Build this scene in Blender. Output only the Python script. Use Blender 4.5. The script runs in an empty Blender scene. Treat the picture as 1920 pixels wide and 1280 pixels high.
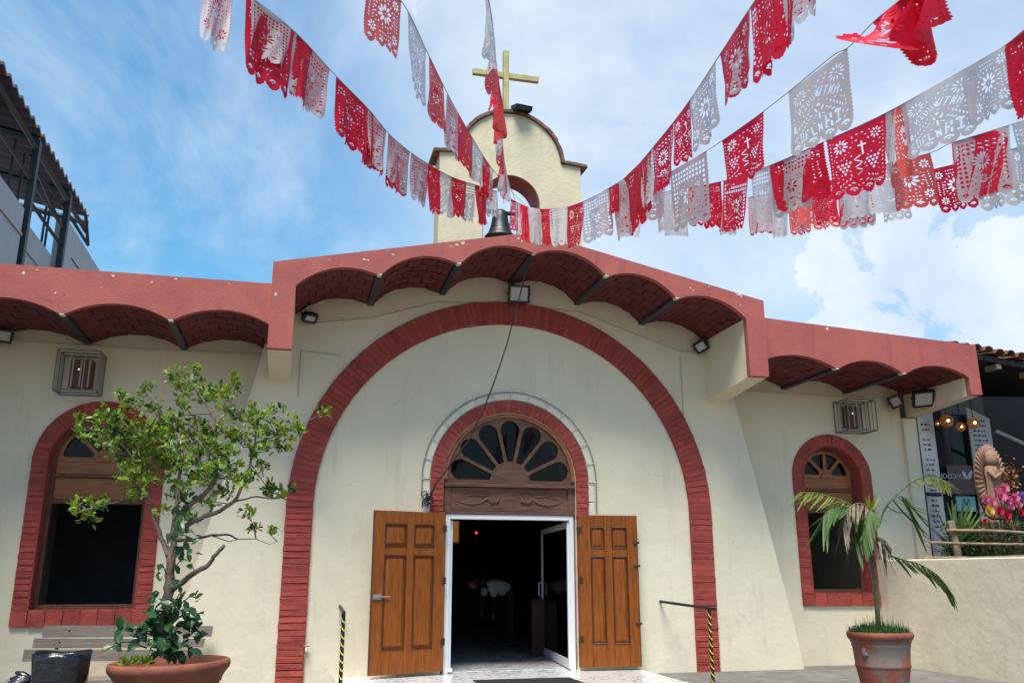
import bpy, bmesh, math, random
import numpy as np
from mathutils import Vector, Matrix
from mathutils.geometry import tessellate_polygon
random.seed(7); rng = np.random.default_rng(7)
PI = math.pi; R = math.radians
sc = bpy.context.scene
COL = sc.collection

# ------------------------------------------------------------------ camera
FPX, PITCH, YAW = 1634.5, R(14.9), R(13.85)
CAM = Vector((-3.241, -13.2406, 1.35))
_fw = Vector((math.sin(YAW)*math.cos(PITCH), math.cos(YAW)*math.cos(PITCH), math.sin(PITCH)))
_rt = Vector((math.cos(YAW), -math.sin(YAW), 0))
_up = _rt.cross(_fw)
cd = bpy.data.cameras.new('camera'); cam = bpy.data.objects.new('camera', cd); COL.objects.link(cam)
cam.matrix_world = Matrix((( _rt.x, _up.x, -_fw.x, CAM.x), (_rt.y, _up.y, -_fw.y, CAM.y), (_rt.z, _up.z, -_fw.z, CAM.z), (0, 0, 0, 1)))
cd.sensor_width = 36; cd.lens = FPX/1920*36; cd.clip_start = .05; cd.clip_end = 3000
sc.camera = cam
sc.cycles.max_bounces = 6; sc.cycles.diffuse_bounces = 4; sc.cycles.glossy_bounces = 2; sc.cycles.transparent_max_bounces = 6; sc.cycles.caustics_reflective = False; sc.cycles.caustics_refractive = False

# ------------------------------------------------------------------ sky, sun, exposure
SUN_EL, SUN_AZ = R(64), R(206)       # azimuth clockwise from +Y: in front of the facade and to the left, behind thin cloud
sc.view_settings.view_transform = 'Standard'; sc.view_settings.look = 'None'
sc.view_settings.exposure = 0.76; sc.view_settings.gamma = 1
W = bpy.data.worlds.new('World'); sc.world = W; W.use_nodes = True
def build_world():
    nt = W.node_tree; N = nt.nodes; L = nt.links; N.clear()
    out = N.new('ShaderNodeOutputWorld'); bg = N.new('ShaderNodeBackground'); bg.inputs[1].default_value = .11
    L.new(bg.outputs[0], out.inputs[0])
    sky = N.new('ShaderNodeTexSky'); sky.sky_type = 'NISHITA'; sky.sun_disc = False
    sky.sun_elevation = SUN_EL; sky.sun_rotation = SUN_AZ; sky.air_density = 1.3; sky.dust_density = .6; sky.ozone_density = 2.2
    tc = N.new('ShaderNodeTexCoord'); sx = N.new('ShaderNodeSeparateXYZ'); L.new(tc.outputs['Generated'], sx.inputs[0])
    def math_(op, a, b=None):
        n = N.new('ShaderNodeMath'); n.operation = op
        for i, q in enumerate((a, b)):
            if q is None: continue
            if isinstance(q, (int, float)): n.inputs[i].default_value = q
            else: L.new(q, n.inputs[i])
        return n.outputs[0]
    zz = math_('ADD', math_('MAXIMUM', sx.outputs[2], 0.0), .22)
    cb = N.new('ShaderNodeCombineXYZ')
    L.new(math_('DIVIDE', sx.outputs[0], zz), cb.inputs[0]); L.new(math_('DIVIDE', sx.outputs[1], zz), cb.inputs[1])
    def noise(vec, scale, det, rough, off, dist=0):
        mp = N.new('ShaderNodeMapping'); mp.inputs['Location'].default_value = off; L.new(vec, mp.inputs[0])
        n = N.new('ShaderNodeTexNoise'); n.inputs['Scale'].default_value = scale; n.inputs['Detail'].default_value = det
        n.inputs['Roughness'].default_value = rough; n.inputs['Distortion'].default_value = dist
        L.new(mp.outputs[0], n.inputs['Vector']); return n.outputs[0]
    def mrange(v, a, b, c, d, smooth=True):
        n = N.new('ShaderNodeMapRange'); n.interpolation_type = 'SMOOTHSTEP' if smooth else 'LINEAR'
        L.new(v, n.inputs[0])
        for i, q in enumerate((a, b, c, d)): n.inputs[i+1].default_value = q
        return n.outputs[0]
    # thin veil: thicker to the right and overhead
    vd = N.new('ShaderNodeVectorMath'); vd.operation = 'DOT_PRODUCT'; L.new(tc.outputs['Generated'], vd.inputs[0])
    vd.inputs[1].default_value = (_fw + _rt*((1300-960)/FPX) - _up*((60-640)/FPX)).normalized()
    glow = mrange(vd.outputs['Value'], .87, .99, 0, 1)
    wisp = noise(cb.outputs[0], 1.15, 6, .62, (3.1, 1.7, .4), .6)
    veil = math_('ADD', mrange(wisp, .42, .72, 0.0, .58), math_('MULTIPLY', glow, .74))
    # heaped cloud low down
    cum = noise(tc.outputs['Generated'], 8.0, 8, .60, (.2, .9, 4.4), .3)
    vd2 = N.new('ShaderNodeVectorMath'); vd2.operation = 'DOT_PRODUCT'; L.new(tc.outputs['Generated'], vd2.inputs[0])
    cumdir = (_fw + _rt*((1770-960)/FPX) - _up*((610-640)/FPX)).normalized()
    vd2.inputs[1].default_value = cumdir
    bank = mrange(vd2.outputs['Value'], .976, .996, 0, .48)
    heap = mrange(math_('ADD', math_('MULTIPLY', cum, 1.35), bank), .955, 1.06, 0, .95)
    low = mrange(sx.outputs[2], .0, .42, .28, 0)
    fac = math_('MINIMUM', math_('ADD', math_('ADD', veil, heap), low), .96)
    shade = noise(tc.outputs['Generated'], 7.0, 4, .6, (1.4, 2.2, .1))
    cc = N.new('ShaderNodeMixRGB'); L.new(mrange(shade, .3, .75, 0, 1), cc.inputs[0])
    cc.inputs[1].default_value = (3.6, 4.3, 5.4, 1); cc.inputs[2].default_value = (5.1, 5.5, 5.9, 1)
    mx = N.new('ShaderNodeMixRGB'); L.new(fac, mx.inputs[0]); hs = N.new('ShaderNodeHueSaturation'); hs.inputs['Hue'].default_value = .488; hs.inputs['Saturation'].default_value = 1.42; hs.inputs['Value'].default_value = 1.0; L.new(sky.outputs[0], hs.inputs['Color']); L.new(hs.outputs[0], mx.inputs[1]); L.new(cc.outputs[0], mx.inputs[2])
    L.new(mx.outputs[0], bg.inputs[0])
build_world()
W.cycles.sampling_method = 'MANUAL'; W.cycles.sample_map_resolution = 512
sl = bpy.data.lights.new('sun', 'SUN'); sl.energy = 3.7; sl.angle = R(26); sl.color = (1, .945, .86)
so = bpy.data.objects.new('sun', sl); COL.objects.link(so)
_sd = Vector((math.sin(SUN_AZ)*math.cos(SUN_EL), math.cos(SUN_AZ)*math.cos(SUN_EL), math.sin(SUN_EL)))
so.rotation_euler = _sd.to_track_quat('Z', 'Y').to_euler(); so.location = (0, -6, 20)

# ------------------------------------------------------------------ measured points
def ray(u, v): return _fw + _rt*((u-960)/FPX) - _up*((v-640)/FPX)
def at(u, v, Y): r = ray(u, v); return CAM + r*((Y-CAM.y)/r.y)          # where a sight line meets the plane Y
def atz(u, v, Z): r = ray(u, v); return CAM + r*((Z-CAM.z)/r.z)
def atx(u, v, X): r = ray(u, v); return CAM + r*((X-CAM.x)/r.x)
def atd(u, v, d): return CAM + ray(u, v)*d

# ------------------------------------------------------------------ materials
def mat(name, c1, c2=None, scale=3., lo=.35, hi=.65, rough=.7, bump=0, bscale=40, detail=3, spec=.4, metal=0, rnd=0, chips=None, stretch=None, trans=0, emit=None, estr=0, bump2=None, streak=None, crack=None):
    m = bpy.data.materials.new(name); m.use_nodes = True; nt = m.node_tree; N = nt.nodes; L = nt.links
    b = N['Principled BSDF']; b.inputs['Roughness'].default_value = rough; b.inputs['Metallic'].default_value = metal
    b.inputs['Specular IOR Level'].default_value = spec
    b.inputs['Base Color'].default_value = (*c1, 1)
    ge = N.new('ShaderNodeNewGeometry'); pos = ge.outputs['Position']
    if stretch:
        mp = N.new('ShaderNodeMapping'); mp.inputs['Scale'].default_value = stretch; L.new(pos, mp.inputs[0]); pos = mp.outputs[0]
    def noise(s, d=detail):
        n = N.new('ShaderNodeTexNoise'); n.inputs['Scale'].default_value = s; n.inputs['Detail'].default_value = d; n.inputs['Roughness'].default_value = .6
        L.new(pos, n.inputs['Vector']); return n.outputs[0]
    def mr(v, a, b_, c, d):
        n = N.new('ShaderNodeMapRange'); L.new(v, n.inputs[0])
        for i, q in enumerate((a, b_, c, d)): n.inputs[i+1].default_value = q
        return n.outputs[0]
    col = None
    if c2:
        mx = N.new('ShaderNodeMixRGB'); L.new(mr(noise(scale), lo, hi, 0, 1), mx.inputs[0])
        mx.inputs[1].default_value = (*c1, 1); mx.inputs[2].default_value = (*c2, 1); col = mx.outputs[0]
    if rnd:
        oi = N.new('ShaderNodeObjectInfo'); hs = N.new('ShaderNodeHueSaturation')
        L.new(mr(oi.outputs['Random'], 0, 1, 1-rnd, 1+rnd), hs.inputs['Value'])
        if col: L.new(col, hs.inputs['Color'])
        else: hs.inputs['Color'].default_value = (*c1, 1)
        col = hs.outputs[0]
    def over(colour, fac):
        nonlocal col
        mx = N.new('ShaderNodeMixRGB'); L.new(fac, mx.inputs[0])
        if col: L.new(col, mx.inputs[1])
        else: mx.inputs[1].default_value = (*c1, 1)
        mx.inputs[2].default_value = (*colour, 1); col = mx.outputs[0]
    if streak:       # rain streaks and grime with a ragged outline of their own
        scol, amt, sxy, sz_, th = streak
        mp = N.new('ShaderNodeMapping'); mp.inputs['Scale'].default_value = (sxy, sxy, sz_); L.new(ge.outputs['Position'], mp.inputs[0])
        n = N.new('ShaderNodeTexNoise'); n.inputs['Scale'].default_value = 1; n.inputs['Detail'].default_value = 5; n.inputs['Roughness'].default_value = .65; L.new(mp.outputs[0], n.inputs['Vector'])
        over(scol, mr(n.outputs[0], th, th+.16, 0, amt))
    if crack:
        ccol, cs_, cw, cth = crack
        v = N.new('ShaderNodeTexVoronoi'); v.feature = 'DISTANCE_TO_EDGE'; v.inputs['Scale'].default_value = cs_
        wn = N.new('ShaderNodeTexNoise'); wn.inputs['Scale'].default_value = 4; wn.inputs['Detail'].default_value = 4; L.new(ge.outputs['Position'], wn.inputs['Vector'])
        va = N.new('ShaderNodeVectorMath'); va.operation = 'MULTIPLY_ADD'; L.new(wn.outputs['Color'], va.inputs[0]); va.inputs[1].default_value = (.5, .5, .5); L.new(ge.outputs['Position'], va.inputs[2]); L.new(va.outputs[0], v.inputs['Vector'])
        mu = N.new('ShaderNodeMath'); mu.operation = 'MULTIPLY'; L.new(mr(v.outputs['Distance'], 0, cw, 1, 0), mu.inputs[0]); L.new(mr(noise(.9, 2), cth, cth+.06, 0, .55), mu.inputs[1])
        over(ccol, mu.outputs[0])
    if chips:
        cc, cs, th = chips
        mx = N.new('ShaderNodeMixRGB'); L.new(mr(noise(cs, 4), th, th+.012, 0, 1), mx.inputs[0])
        if col: L.new(col, mx.inputs[1])
        else: mx.inputs[1].default_value = (*c1, 1)
        mx.inputs[2].default_value = (*cc, 1); col = mx.outputs[0]
    if col: L.new(col, b.inputs['Base Color'])
    if bump:
        bp = N.new('ShaderNodeBump'); bp.inputs['Strength'].default_value = bump; bp.inputs['Distance'].default_value = .02
        L.new(noise(bscale), bp.inputs['Height'])
        if bump2:
            bq = N.new('ShaderNodeBump'); bq.inputs['Strength'].default_value = bump2[0]; bq.inputs['Distance'].default_value = .06
            L.new(noise(bump2[1], 3), bq.inputs['Height']); L.new(bq.outputs[0], bp.inputs['Normal'])
        L.new(bp.outputs[0], b.inputs['Normal'])
    if emit:
        b.inputs['Emission Color'].default_value = (*emit, 1); b.inputs['Emission Strength'].default_value = estr
    if trans:
        o = N['Material Output']; t = N.new('ShaderNodeBsdfTranslucent'); ms = N.new('ShaderNodeMixShader'); ms.inputs[0].default_value = trans
        if col: L.new(col, t.inputs[0])
        else: t.inputs[0].default_value = (*c1, 1)
        L.new(b.outputs[0], ms.inputs[1]); L.new(t.outputs[0], ms.inputs[2]); L.new(ms.outputs[0], o.inputs[0])
    return m
M = {}
CREAM = (.735, .66, .495)
M['wall'] = mat('cream_plaster', CREAM, (.68, .60, .445), 1.0, .42, .70, rough=.85, bump=.10, bscale=18, spec=.2, bump2=(.26, 2.4), streak=((.50, .43, .31), .42, 3.2, .6, .57), crack=((.45, .39, .29), .75, .005, .55), chips=((.78, .73, .60), 2.6, .73))
M['tower'] = mat('cream_plaster_upper', (.64, .57, .39), (.55, .49, .35), 2.2, rough=.85, streak=((.38, .34, .26), .5, 4, .8, .56), bump=.3, bscale=20, spec=.2)
M['fascia'] = mat('red_paint', (.39, .104, .083), (.31, .078, .066), 2.0, .35, .7, rough=.6, bump=.2, bscale=24, spec=.3, streak=((.20, .055, .055), .55, 5.0, .8, .56), crack=((.13, .035, .035), .8, .006, .50), chips=((.62, .55, .45), 5.5, .70))
M['brick'] = mat('red_painted_brick', (.37, .068, .052), (.29, .050, .040), 7, .35, .7, rough=.7, bump=.5, bscale=45, spec=.25, rnd=.17, streak=((.20, .04, .036), .5, 6, 3, .56), chips=((.6, .42, .36), 16, .75))
M['mortar'] = mat('red_painted_joint', (.29, .052, .042), rough=.8)
M['vbrick'] = mat('shaded_vault_brick', (.15, .024, .028), (.10, .017, .021), 6, rough=.75, bump=.4, bscale=40, rnd=.16)  # same red paint, shade under the eaves darkened into the colour
M['vmortar'] = mat('dark_vault_joint', (.05, .012, .016), rough=.9)
M['steel'] = mat('dark_steel', (.022, .028, .036), rough=.5, spec=.5)
M['wood'] = mat('varnished_door_wood', (.31, .086, .007), (.11, .025, .003), 5.0, .22, .80, rough=.42, bump=.12, bscale=30, stretch=(9, 9, .7), spec=.3)
M['wood_dark'] = mat('dark_door_edge', (.07, .018, .006), (.04, .011, .004), 6, rough=.4, stretch=(6, 6, .6))
M['wood_old'] = mat('weathered_lintel_wood', (.19, .085, .05), (.085, .034, .021), 4, .3, .7, rough=.6, bump=.2, bscale=30, stretch=(.7, 6, 6))
M['wood_orange'] = mat('orange_window_wood', (.34, .125, .035), (.21, .07, .02), 4, .3, .7, rough=.5, bump=.12, bscale=25, stretch=(.8, 6, 6))
M['wood_frame'] = mat('brown_window_frame', (.15, .06, .034), (.09, .036, .02), 5, rough=.6, stretch=(5, 5, .8))
M['wood_grey'] = mat('grey_bench_wood', (.26, .215, .18), (.15, .12, .10), 5, .3, .7, rough=.85, bump=.3, bscale=30, stretch=(.6, 8, 8))
M['alu'] = mat('white_aluminium', (.72, .73, .74), rough=.35, spec=.5)
def glass_mat(name, tint, alpha_mix):
    m = bpy.data.materials.new(name); m.use_nodes = True; nt = m.node_tree; N = nt.nodes; L = nt.links
    N.clear(); o = N.new('ShaderNodeOutputMaterial'); t = N.new('ShaderNodeBsdfTransparent'); t.inputs[0].default_value = (*tint, 1)
    g = N.new('ShaderNodeBsdfGlossy'); g.inputs[1].default_value = .03; fr = N.new('ShaderNodeFresnel'); fr.inputs[0].default_value = 1.28
    ms = N.new('ShaderNodeMixShader'); L.new(fr.outputs[0], ms.inputs[0]); L.new(t.outputs[0], ms.inputs[1]); L.new(g.outputs[0], ms.inputs[2])
    L.new(ms.outputs[0], o.inputs[0]); return m
M['glass'] = glass_mat('tinted_glass', (.28, .33, .38), .1)
M['black'] = mat('black_paint', (.012, .013, .016), rough=.5)
M['yellow'] = mat('yellow_tape', (.75, .55, .02), rough=.5)
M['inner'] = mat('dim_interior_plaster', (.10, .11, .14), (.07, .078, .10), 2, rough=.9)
M['pew'] = mat('dark_pew_wood', (.05, .02, .012), rough=.5)
def marble_mat():
    m = mat('white_marble', (.74, .73, .72), rough=.16, spec=.5); nt = m.node_tree; N = nt.nodes; L = nt.links; b = N['Principled BSDF']
    ge = N.new('ShaderNodeNewGeometry'); n = N.new('ShaderNodeTexNoise'); n.inputs['Scale'].default_value = 1.9; n.inputs['Detail'].default_value = 8; n.inputs['Distortion'].default_value = 1.6
    L.new(ge.outputs['Position'], n.inputs['Vector'])
    r = N.new('ShaderNodeValToRGB'); e = r.color_ramp.elements
    e[0].position = .44; e[0].color = (.74, .73, .72, 1); e[1].position = .56; e[1].color = (.72, .71, .70, 1)
    k = r.color_ramp.elements.new(.5); k.color = (.26, .26, .28, 1); k = r.color_ramp.elements.new(.475); k.color = (.7, .69, .68, 1); k = r.color_ramp.elements.new(.52); k.color = (.7, .69, .68, 1)
    L.new(n.outputs[0], r.inputs[0]); L.new(r.outputs[0], b.inputs['Base Color']); return m
M['marble'] = marble_mat()
M['concrete'] = mat('grey_concrete_paving', (.20, .185, .17), (.13, .12, .11), 3, rough=.85, bump=.3, bscale=40)
M['court'] = mat('courtyard_stone', (.20, .18, .155), (.14, .125, .11), 2.2, rough=.85, bump=.3, bscale=30)
M['terra'] = mat('terracotta', (.27, .085, .044), (.19, .058, .033), 5, rough=.75, bump=.2, bscale=40)
M['terra_old'] = mat('lime_stained_terracotta', (.27, .075, .048), (.17, .15, .125), 3.2, .44, .56, rough=.85, bump=.3, bscale=40)
M['soil'] = mat('soil', (.05, .032, .02), (.09, .055, .03), 20, rough=1, bump=.8, bscale=60)
M['bark'] = mat('grey_bark', (.20, .155, .12), (.10, .075, .058), 14, rough=.9, bump=.7, bscale=50, stretch=(1, 1, .35))
M['leaf'] = mat('fresh_leaf', (.24, .35, .03), (.12, .22, .02), 9, rough=.45, trans=.35)
M['leaf2'] = mat('yellow_tip_leaf', (.36, .42, .035), (.22, .31, .02), 9, rough=.45, trans=.4)
M['leaf3'] = mat('dark_leaf', (.028, .085, .024), (.016, .055, .02), 9, rough=.35, trans=.15)
M['palm'] = mat('palm_leaf', (.085, .16, .035), (.05, .11, .03), 5, rough=.5, trans=.3)
M['palm_y'] = mat('yellowed_palm_leaf', (.30, .34, .09), (.17, .23, .05), 5, rough=.5, trans=.35)
M['palm_d'] = mat('dry_palm_leaf', (.30, .24, .17), (.15, .12, .085), 8, rough=.8, trans=.2)
M['palm_trunk'] = mat('palm_stem', (.13, .14, .06), (.09, .075, .04), 10, rough=.8, bump=.4, bscale=40, stretch=(1, 1, 4))
M['grass'] = mat('pot_grass', (.06, .15, .03), (.03, .09, .02), 25, rough=.6, trans=.3)
M['bamboo'] = mat('weathered_pole', (.30, .22, .14), (.17, .12, .08), 8, rough=.85, bump=.3, bscale=40)
M['roof_tile'] = mat('old_roof_tile', (.22, .09, .055), (.08, .05, .04), 6, rough=.9, bump=.4, bscale=30, rnd=.25)
M['coping'] = mat('old_coping_brick', (.25, .115, .075), (.10, .07, .055), 9, .35, .6, rough=.9, bump=.5, bscale=40, rnd=.25)
M['cross'] = mat('gold_painted_wood', (.46, .40, .17), (.32, .28, .13), 6, rough=.6, bump=.2, bscale=30)
M['bronze'] = mat('dark_bronze', (.014, .018, .018), (.008, .010, .011), 8, rough=.45, spec=.6)
M['panel_grey'] = mat('pale_wall_panel', (.46, .48, .48), (.40, .42, .43), 1.2, rough=.8, bump=.1)
M['corr'] = mat('fibre_cement_sheet', (.10, .085, .10), (.075, .065, .08), 3, rough=.9)
M['corr_top'] = mat('sheet_edge', (.36, .29, .22), (.24, .2, .16), 6, rough=.9)
M['green_steel'] = mat('dark_green_steel', (.02, .034, .04), rough=.55)
M['rust'] = mat('rusty_board', (.2, .075, .05), rough=.8)
M['flood_glass'] = mat('floodlight_glass', (.50, .52, .50), (.42, .44, .43), 20, rough=.25)
M['plastic_black'] = mat('black_bin_liner', (.008, .010, .014), rough=.28, spec=.6, bump=.6, bscale=14)
M['bin'] = mat('blue_grey_bin', (.06, .085, .10), rough=.5)
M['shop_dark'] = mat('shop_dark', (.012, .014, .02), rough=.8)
M['paper'] = mat('printed_panel', (.50, .51, .53), (.44, .45, .47), 2, rough=.6)
M['ink'] = mat('print_ink', (.06, .06, .07), rough=.7)
M['stone_pink'] = mat('pink_carved_stone', (.33, .195, .13), (.24, .14, .095), 7, rough=.85, bump=.3, bscale=50)
M['teal'] = mat('teal_sign', (.10, .30, .34), rough=.6); M['teal_d'] = mat('dark_teal_print', (.02, .09, .12), rough=.6)
M['brownsign'] = mat('brown_glass_sign', (.085, .04, .04), rough=.4); M['whiteprint'] = mat('white_print', (.5, .52, .53), rough=.6)
M['turq'] = mat('turquoise_transfer', (.02, .24, .32), rough=.5)
M['wire'] = mat('grey_wire', (.23, .22, .20), rough=.6, metal=.3)
M['wire2'] = mat('pale_wire', (.36, .34, .29), rough=.6)
M['cable'] = mat('painted_cable', (.52, .47, .36), rough=.7)
M['white'] = mat('white_paint', (.73, .67, .53), (.66, .60, .46), 9, rough=.6, rnd=.05)
M['string'] = mat('grey_twine', (.35, .34, .33), rough=.8)
M['red_flag'] = mat('red_plastic', (.80, .02, .06), rough=.45, trans=.55, rnd=.14)
M['coral_flag'] = mat('coral_plastic', (.84, .14, .12), rough=.45, trans=.55, rnd=.12)
M['white_flag'] = mat('white_plastic', (.66, .64, .65), rough=.5, trans=.45, rnd=.09)
M['pink_flag'] = mat('pinkish_plastic', (.62, .38, .42), rough=.45, trans=.4, rnd=.12)
M['rose'] = mat('pink_petal', (.72, .10, .30), (.80, .28, .42), 40, rough=.6, trans=.2)
M['rose_r'] = mat('red_petal', (.62, .02, .06), rough=.6, trans=.2); M['rose_y'] = mat('yellow_petal', (.78, .50, .12), rough=.6, trans=.2); M['rose_v'] = mat('violet_petal', (.40, .20, .62), rough=.6, trans=.2)
M['dry_flower'] = mat('dry_bronze_leaf', (.18, .075, .04), (.30, .15, .05), 20, rough=.7)
M['skin'] = mat('skin', (.22, .11, .07), rough=.6); M['shirt'] = mat('white_shirt', (.38, .39, .42), rough=.9); M['cloth_d'] = mat('dark_trousers', (.02, .02, .025), rough=.9); M['hair'] = mat('black_hair', (.008, .007, .007), rough=.6)
M['lamp_glow'] = mat('lit_bulb', (1, .8, .4), emit=(1, .62, .2), estr=7); M['lamp_amber'] = mat('amber_glass_shell', (.25, .07, .01), rough=.3, emit=(1, .3, .03), estr=.04)
M['red_led'] = mat('red_lamp', (.6, .02, .02), emit=(1, .04, .05), estr=2.0); M['gold_lit'] = mat('lit_gold_panel', (.3, .15, .03), emit=(1, .45, .08), estr=.10)
M['white_glint'] = mat('painted_glint', (.9, .9, .9), emit=(1, 1, 1), estr=.6)
M['mat'] = mat('black_rubber', (.015, .015, .017), rough=.9, bump=.5, bscale=80)

# ------------------------------------------------------------------ mesh helpers
class MB:
    def __init__(s): s.v = []; s.f = []
    def add(s, vs, fs):
        o = len(s.v); s.v += [tuple(q) for q in vs]; s.f += [tuple(i+o for i in f) for f in fs]; return s
    def box(s, a, b, mtx=None):
        (x0, y0, z0), (x1, y1, z1) = a, b
        vs = [Vector(q) for q in ((x0,y0,z0),(x1,y0,z0),(x1,y1,z0),(x0,y1,z0),(x0,y0,z1),(x1,y0,z1),(x1,y1,z1),(x0,y1,z1))]
        if mtx: vs = [mtx @ q for q in vs]
        return s.add(vs, [(0,3,2,1),(4,5,6,7),(0,1,5,4),(1,2,6,5),(2,3,7,6),(3,0,4,7)])
    def cbox(s, a, b, c=.01, mtx=None):
        # box with chamfered edges (front face inset)
        bm = bmesh.new(); bmesh.ops.create_cube(bm, size=1)
        for q in bm.verts: q.co = Vector(((a[0]+b[0])/2+q.co.x*(b[0]-a[0]), (a[1]+b[1])/2+q.co.y*(b[1]-a[1]), (a[2]+b[2])/2+q.co.z*(b[2]-a[2])))
        bmesh.ops.bevel(bm, geom=bm.edges[:], offset=c, segments=1, affect='EDGES')
        bm.verts.index_update()
        vs = [q.co.copy() if not mtx else mtx @ q.co for q in bm.verts]; fs = [[q.index for q in f.verts] for f in bm.faces]; bm.free()
        return s.add(vs, fs)
    def tube(s, path, rad, n=6, cap=True):
        path = [Vector(q) for q in path]
        if not hasattr(rad, '__len__'): rad = [rad]*len(path)
        rings = []
        prev = None
        for i, q in enumerate(path):
            d = (path[min(i+1, len(path)-1)] - path[max(i-1, 0)])
            d = d.normalized() if d.length > 1e-9 else Vector((0, 0, 1))
            if prev is None:
                a = d.cross(Vector((0, 0, 1)) if abs(d.z) < .9 else Vector((1, 0, 0))).normalized()
            else:
                a = (prev - d*prev.dot(d)); a = a.normalized() if a.length > 1e-6 else d.orthogonal().normalized()
            prev = a; b = d.cross(a)
            rings.append([q + (a*math.cos(2*PI*k/n) + b*math.sin(2*PI*k/n))*rad[i] for k in range(n)])
        vs = [q for r in rings for q in r]; fs = []
        for i in range(len(rings)-1):
            for k in range(n):
                fs.append((i*n+k, i*n+(k+1) % n, (i+1)*n+(k+1) % n, (i+1)*n+k))
        if cap:
            fs.append(tuple(range(n-1, -1, -1))); fs.append(tuple((len(rings)-1)*n+k for k in range(n)))
        return s.add(vs, fs)
    def lathe(s, prof, n=40, c=(0, 0, 0), mtx=None, ell=(1, 1)):
        vs = []; fs = []
        for r, z in prof:
            for k in range(n):
                a = 2*PI*k/n; q = Vector((r*math.cos(a)*ell[0], r*math.sin(a)*ell[1], z))
                if mtx: q = mtx @ q
                vs.append(q + Vector(c))
        for i in range(len(prof)-1):
            for k in range(n): fs.append((i*n+k, i*n+(k+1) % n, (i+1)*n+(k+1) % n, (i+1)*n+k))
        fs.append(tuple(range(n-1, -1, -1))); fs.append(tuple((len(prof)-1)*n+k for k in range(n)))
        return s.add(vs, fs)
    def prism(s, loops, y0, y1, axis='y'):
        # 2D loops (outer first, then holes) in the XZ plane, extruded along Y (or YZ along X)
        P = (lambda a, b, d: (a, d, b)) if axis == 'y' else (lambda a, b, d: (d, a, b))
        flat = [q for l in loops for q in l]
        tris = tessellate_polygon([[Vector((a, b, 0)) for a, b in l] for l in loops])
        n = len(flat)
        vs = [P(a, b, y0) for a, b in flat] + [P(a, b, y1) for a, b in flat]
        fs = [tuple(t) for t in tris] + [tuple(i+n for i in reversed(t)) for t in tris]
        o = 0
        for l in loops:
            k = len(l)
            for i in range(k): fs.append((o+i, o+(i+1) % k, n+o+(i+1) % k, n+o+i))
            o += k
        return s.add(vs, fs)
    def sphere(s, c, r, nu=10, nv=6, sc_=(1, 1, 1), mtx=None):
        prof = [(max(1e-4, math.sin(PI*i/nv)), -math.cos(PI*i/nv)) for i in range(nv+1)]
        vs = []; fs = []
        for a, z in prof:
            for k in range(nu):
                q = Vector((a*math.cos(2*PI*k/nu)*r*sc_[0], a*math.sin(2*PI*k/nu)*r*sc_[1], z*r*sc_[2]))
                if mtx: q = mtx @ q
                vs.append(q + Vector(c))
        for i in range(nv):
            for k in range(nu): fs.append((i*nu+k, i*nu+(k+1) % nu, (i+1)*nu+(k+1) % nu, (i+1)*nu+k))
        return s.add(vs, fs)
    def mesh(s, name, m, smooth=False, recalc=True):
        me = bpy.data.meshes.new(name); me.from_pydata(s.v, [], s.f)
        if recalc:
            bm = bmesh.new(); bm.from_mesh(me); bmesh.ops.recalc_face_normals(bm, faces=bm.faces); bm.to_mesh(me); bm.free()
        me.materials.append(m if not isinstance(m, str) else M[m])
        if smooth: me.polygons.foreach_set('use_smooth', [True]*len(me.polygons))
        me.update(); return me
    def build(s, name, m, parent=None, smooth=False, recalc=True):
        return link(name, s.mesh(name, m, smooth, recalc), parent)
def link(name, me, parent=None, mtx=None):
    o = bpy.data.objects.new(name, me); COL.objects.link(o)
    if parent is not None:
        o.parent = parent; o.matrix_parent_inverse = Matrix.Translation(-worldloc(parent))
    if mtx is not None: o.matrix_basis = mtx
    return o
WL = {}
def worldloc(p): return WL.get(p.name, Vector((0, 0, 0)))
def tag(o, label, cat, group=None, kind=None):
    if label: o['label'] = label
    if cat: o['category'] = cat
    if group: o['group'] = group
    if kind: o['kind'] = kind
    return o
def thing(name, label, cat, loc=(0, 0, 0), group=None):
    o = bpy.data.objects.new(name, None); COL.objects.link(o); o.location = loc; o.empty_display_size = .2
    WL[o.name] = Vector(loc); return tag(o, label, cat, group)
def struct(name, mb, m): return tag(mb.build(name, m), None, None, kind='structure')
def arc(cx, cz, r, a0, a1, n): return [(cx+r*math.cos(a0+(a1-a0)*i/n), cz+r*math.sin(a0+(a1-a0)*i/n)) for i in range(n+1)]
def text_mesh(txt, size, name, m):
    c = bpy.data.curves.new(name, 'FONT'); c.body = txt; c.size = size; c.extrude = .002; c.align_x = 'CENTER'; c.align_y = 'CENTER'
    o = bpy.data.objects.new(name, c); COL.objects.link(o)
    dg = bpy.context.evaluated_depsgraph_get(); me = bpy.data.meshes.new_from_object(o.evaluated_get(dg))
    bpy.data.objects.remove(o); me.materials.clear(); me.materials.append(M[m]); return me

# ================================================================== ground
GZ = -.35          # courtyard
TZ = -.12          # raised terrace along the right half of the facade
struct('courtyard', MB().box((-400, -400, GZ-.5), (400, 400, GZ)), 'court')
struct('terrace', MB().cbox((1.7, -3.9, GZ-.1), (6.7, .9, TZ), .02), 'concrete')
landing = struct('marble_landing', MB().cbox((-2.55, -1.75, GZ-.1), (2.02, .25, -.05), .008), 'marble')
struct('church_floor', MB().box((-1.3, .252, -.5), (1.3, .73, -.046)).box((-7.4, .732, -.5), (7.4, 13, -.046)), 'marble')

# ================================================================== church
church = thing('church', 'cream plaster church with red brick arch and scalloped red eaves', 'church', (0, 0, -.12))
WY = .40           # plane of the wing walls
TH = .30
A_R, A_r, A_Z = 3.35, 2.97, 2.28        # big arch
D_R, D_r, D_Z = 1.25, 1.05, 2.745       # door arch
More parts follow.
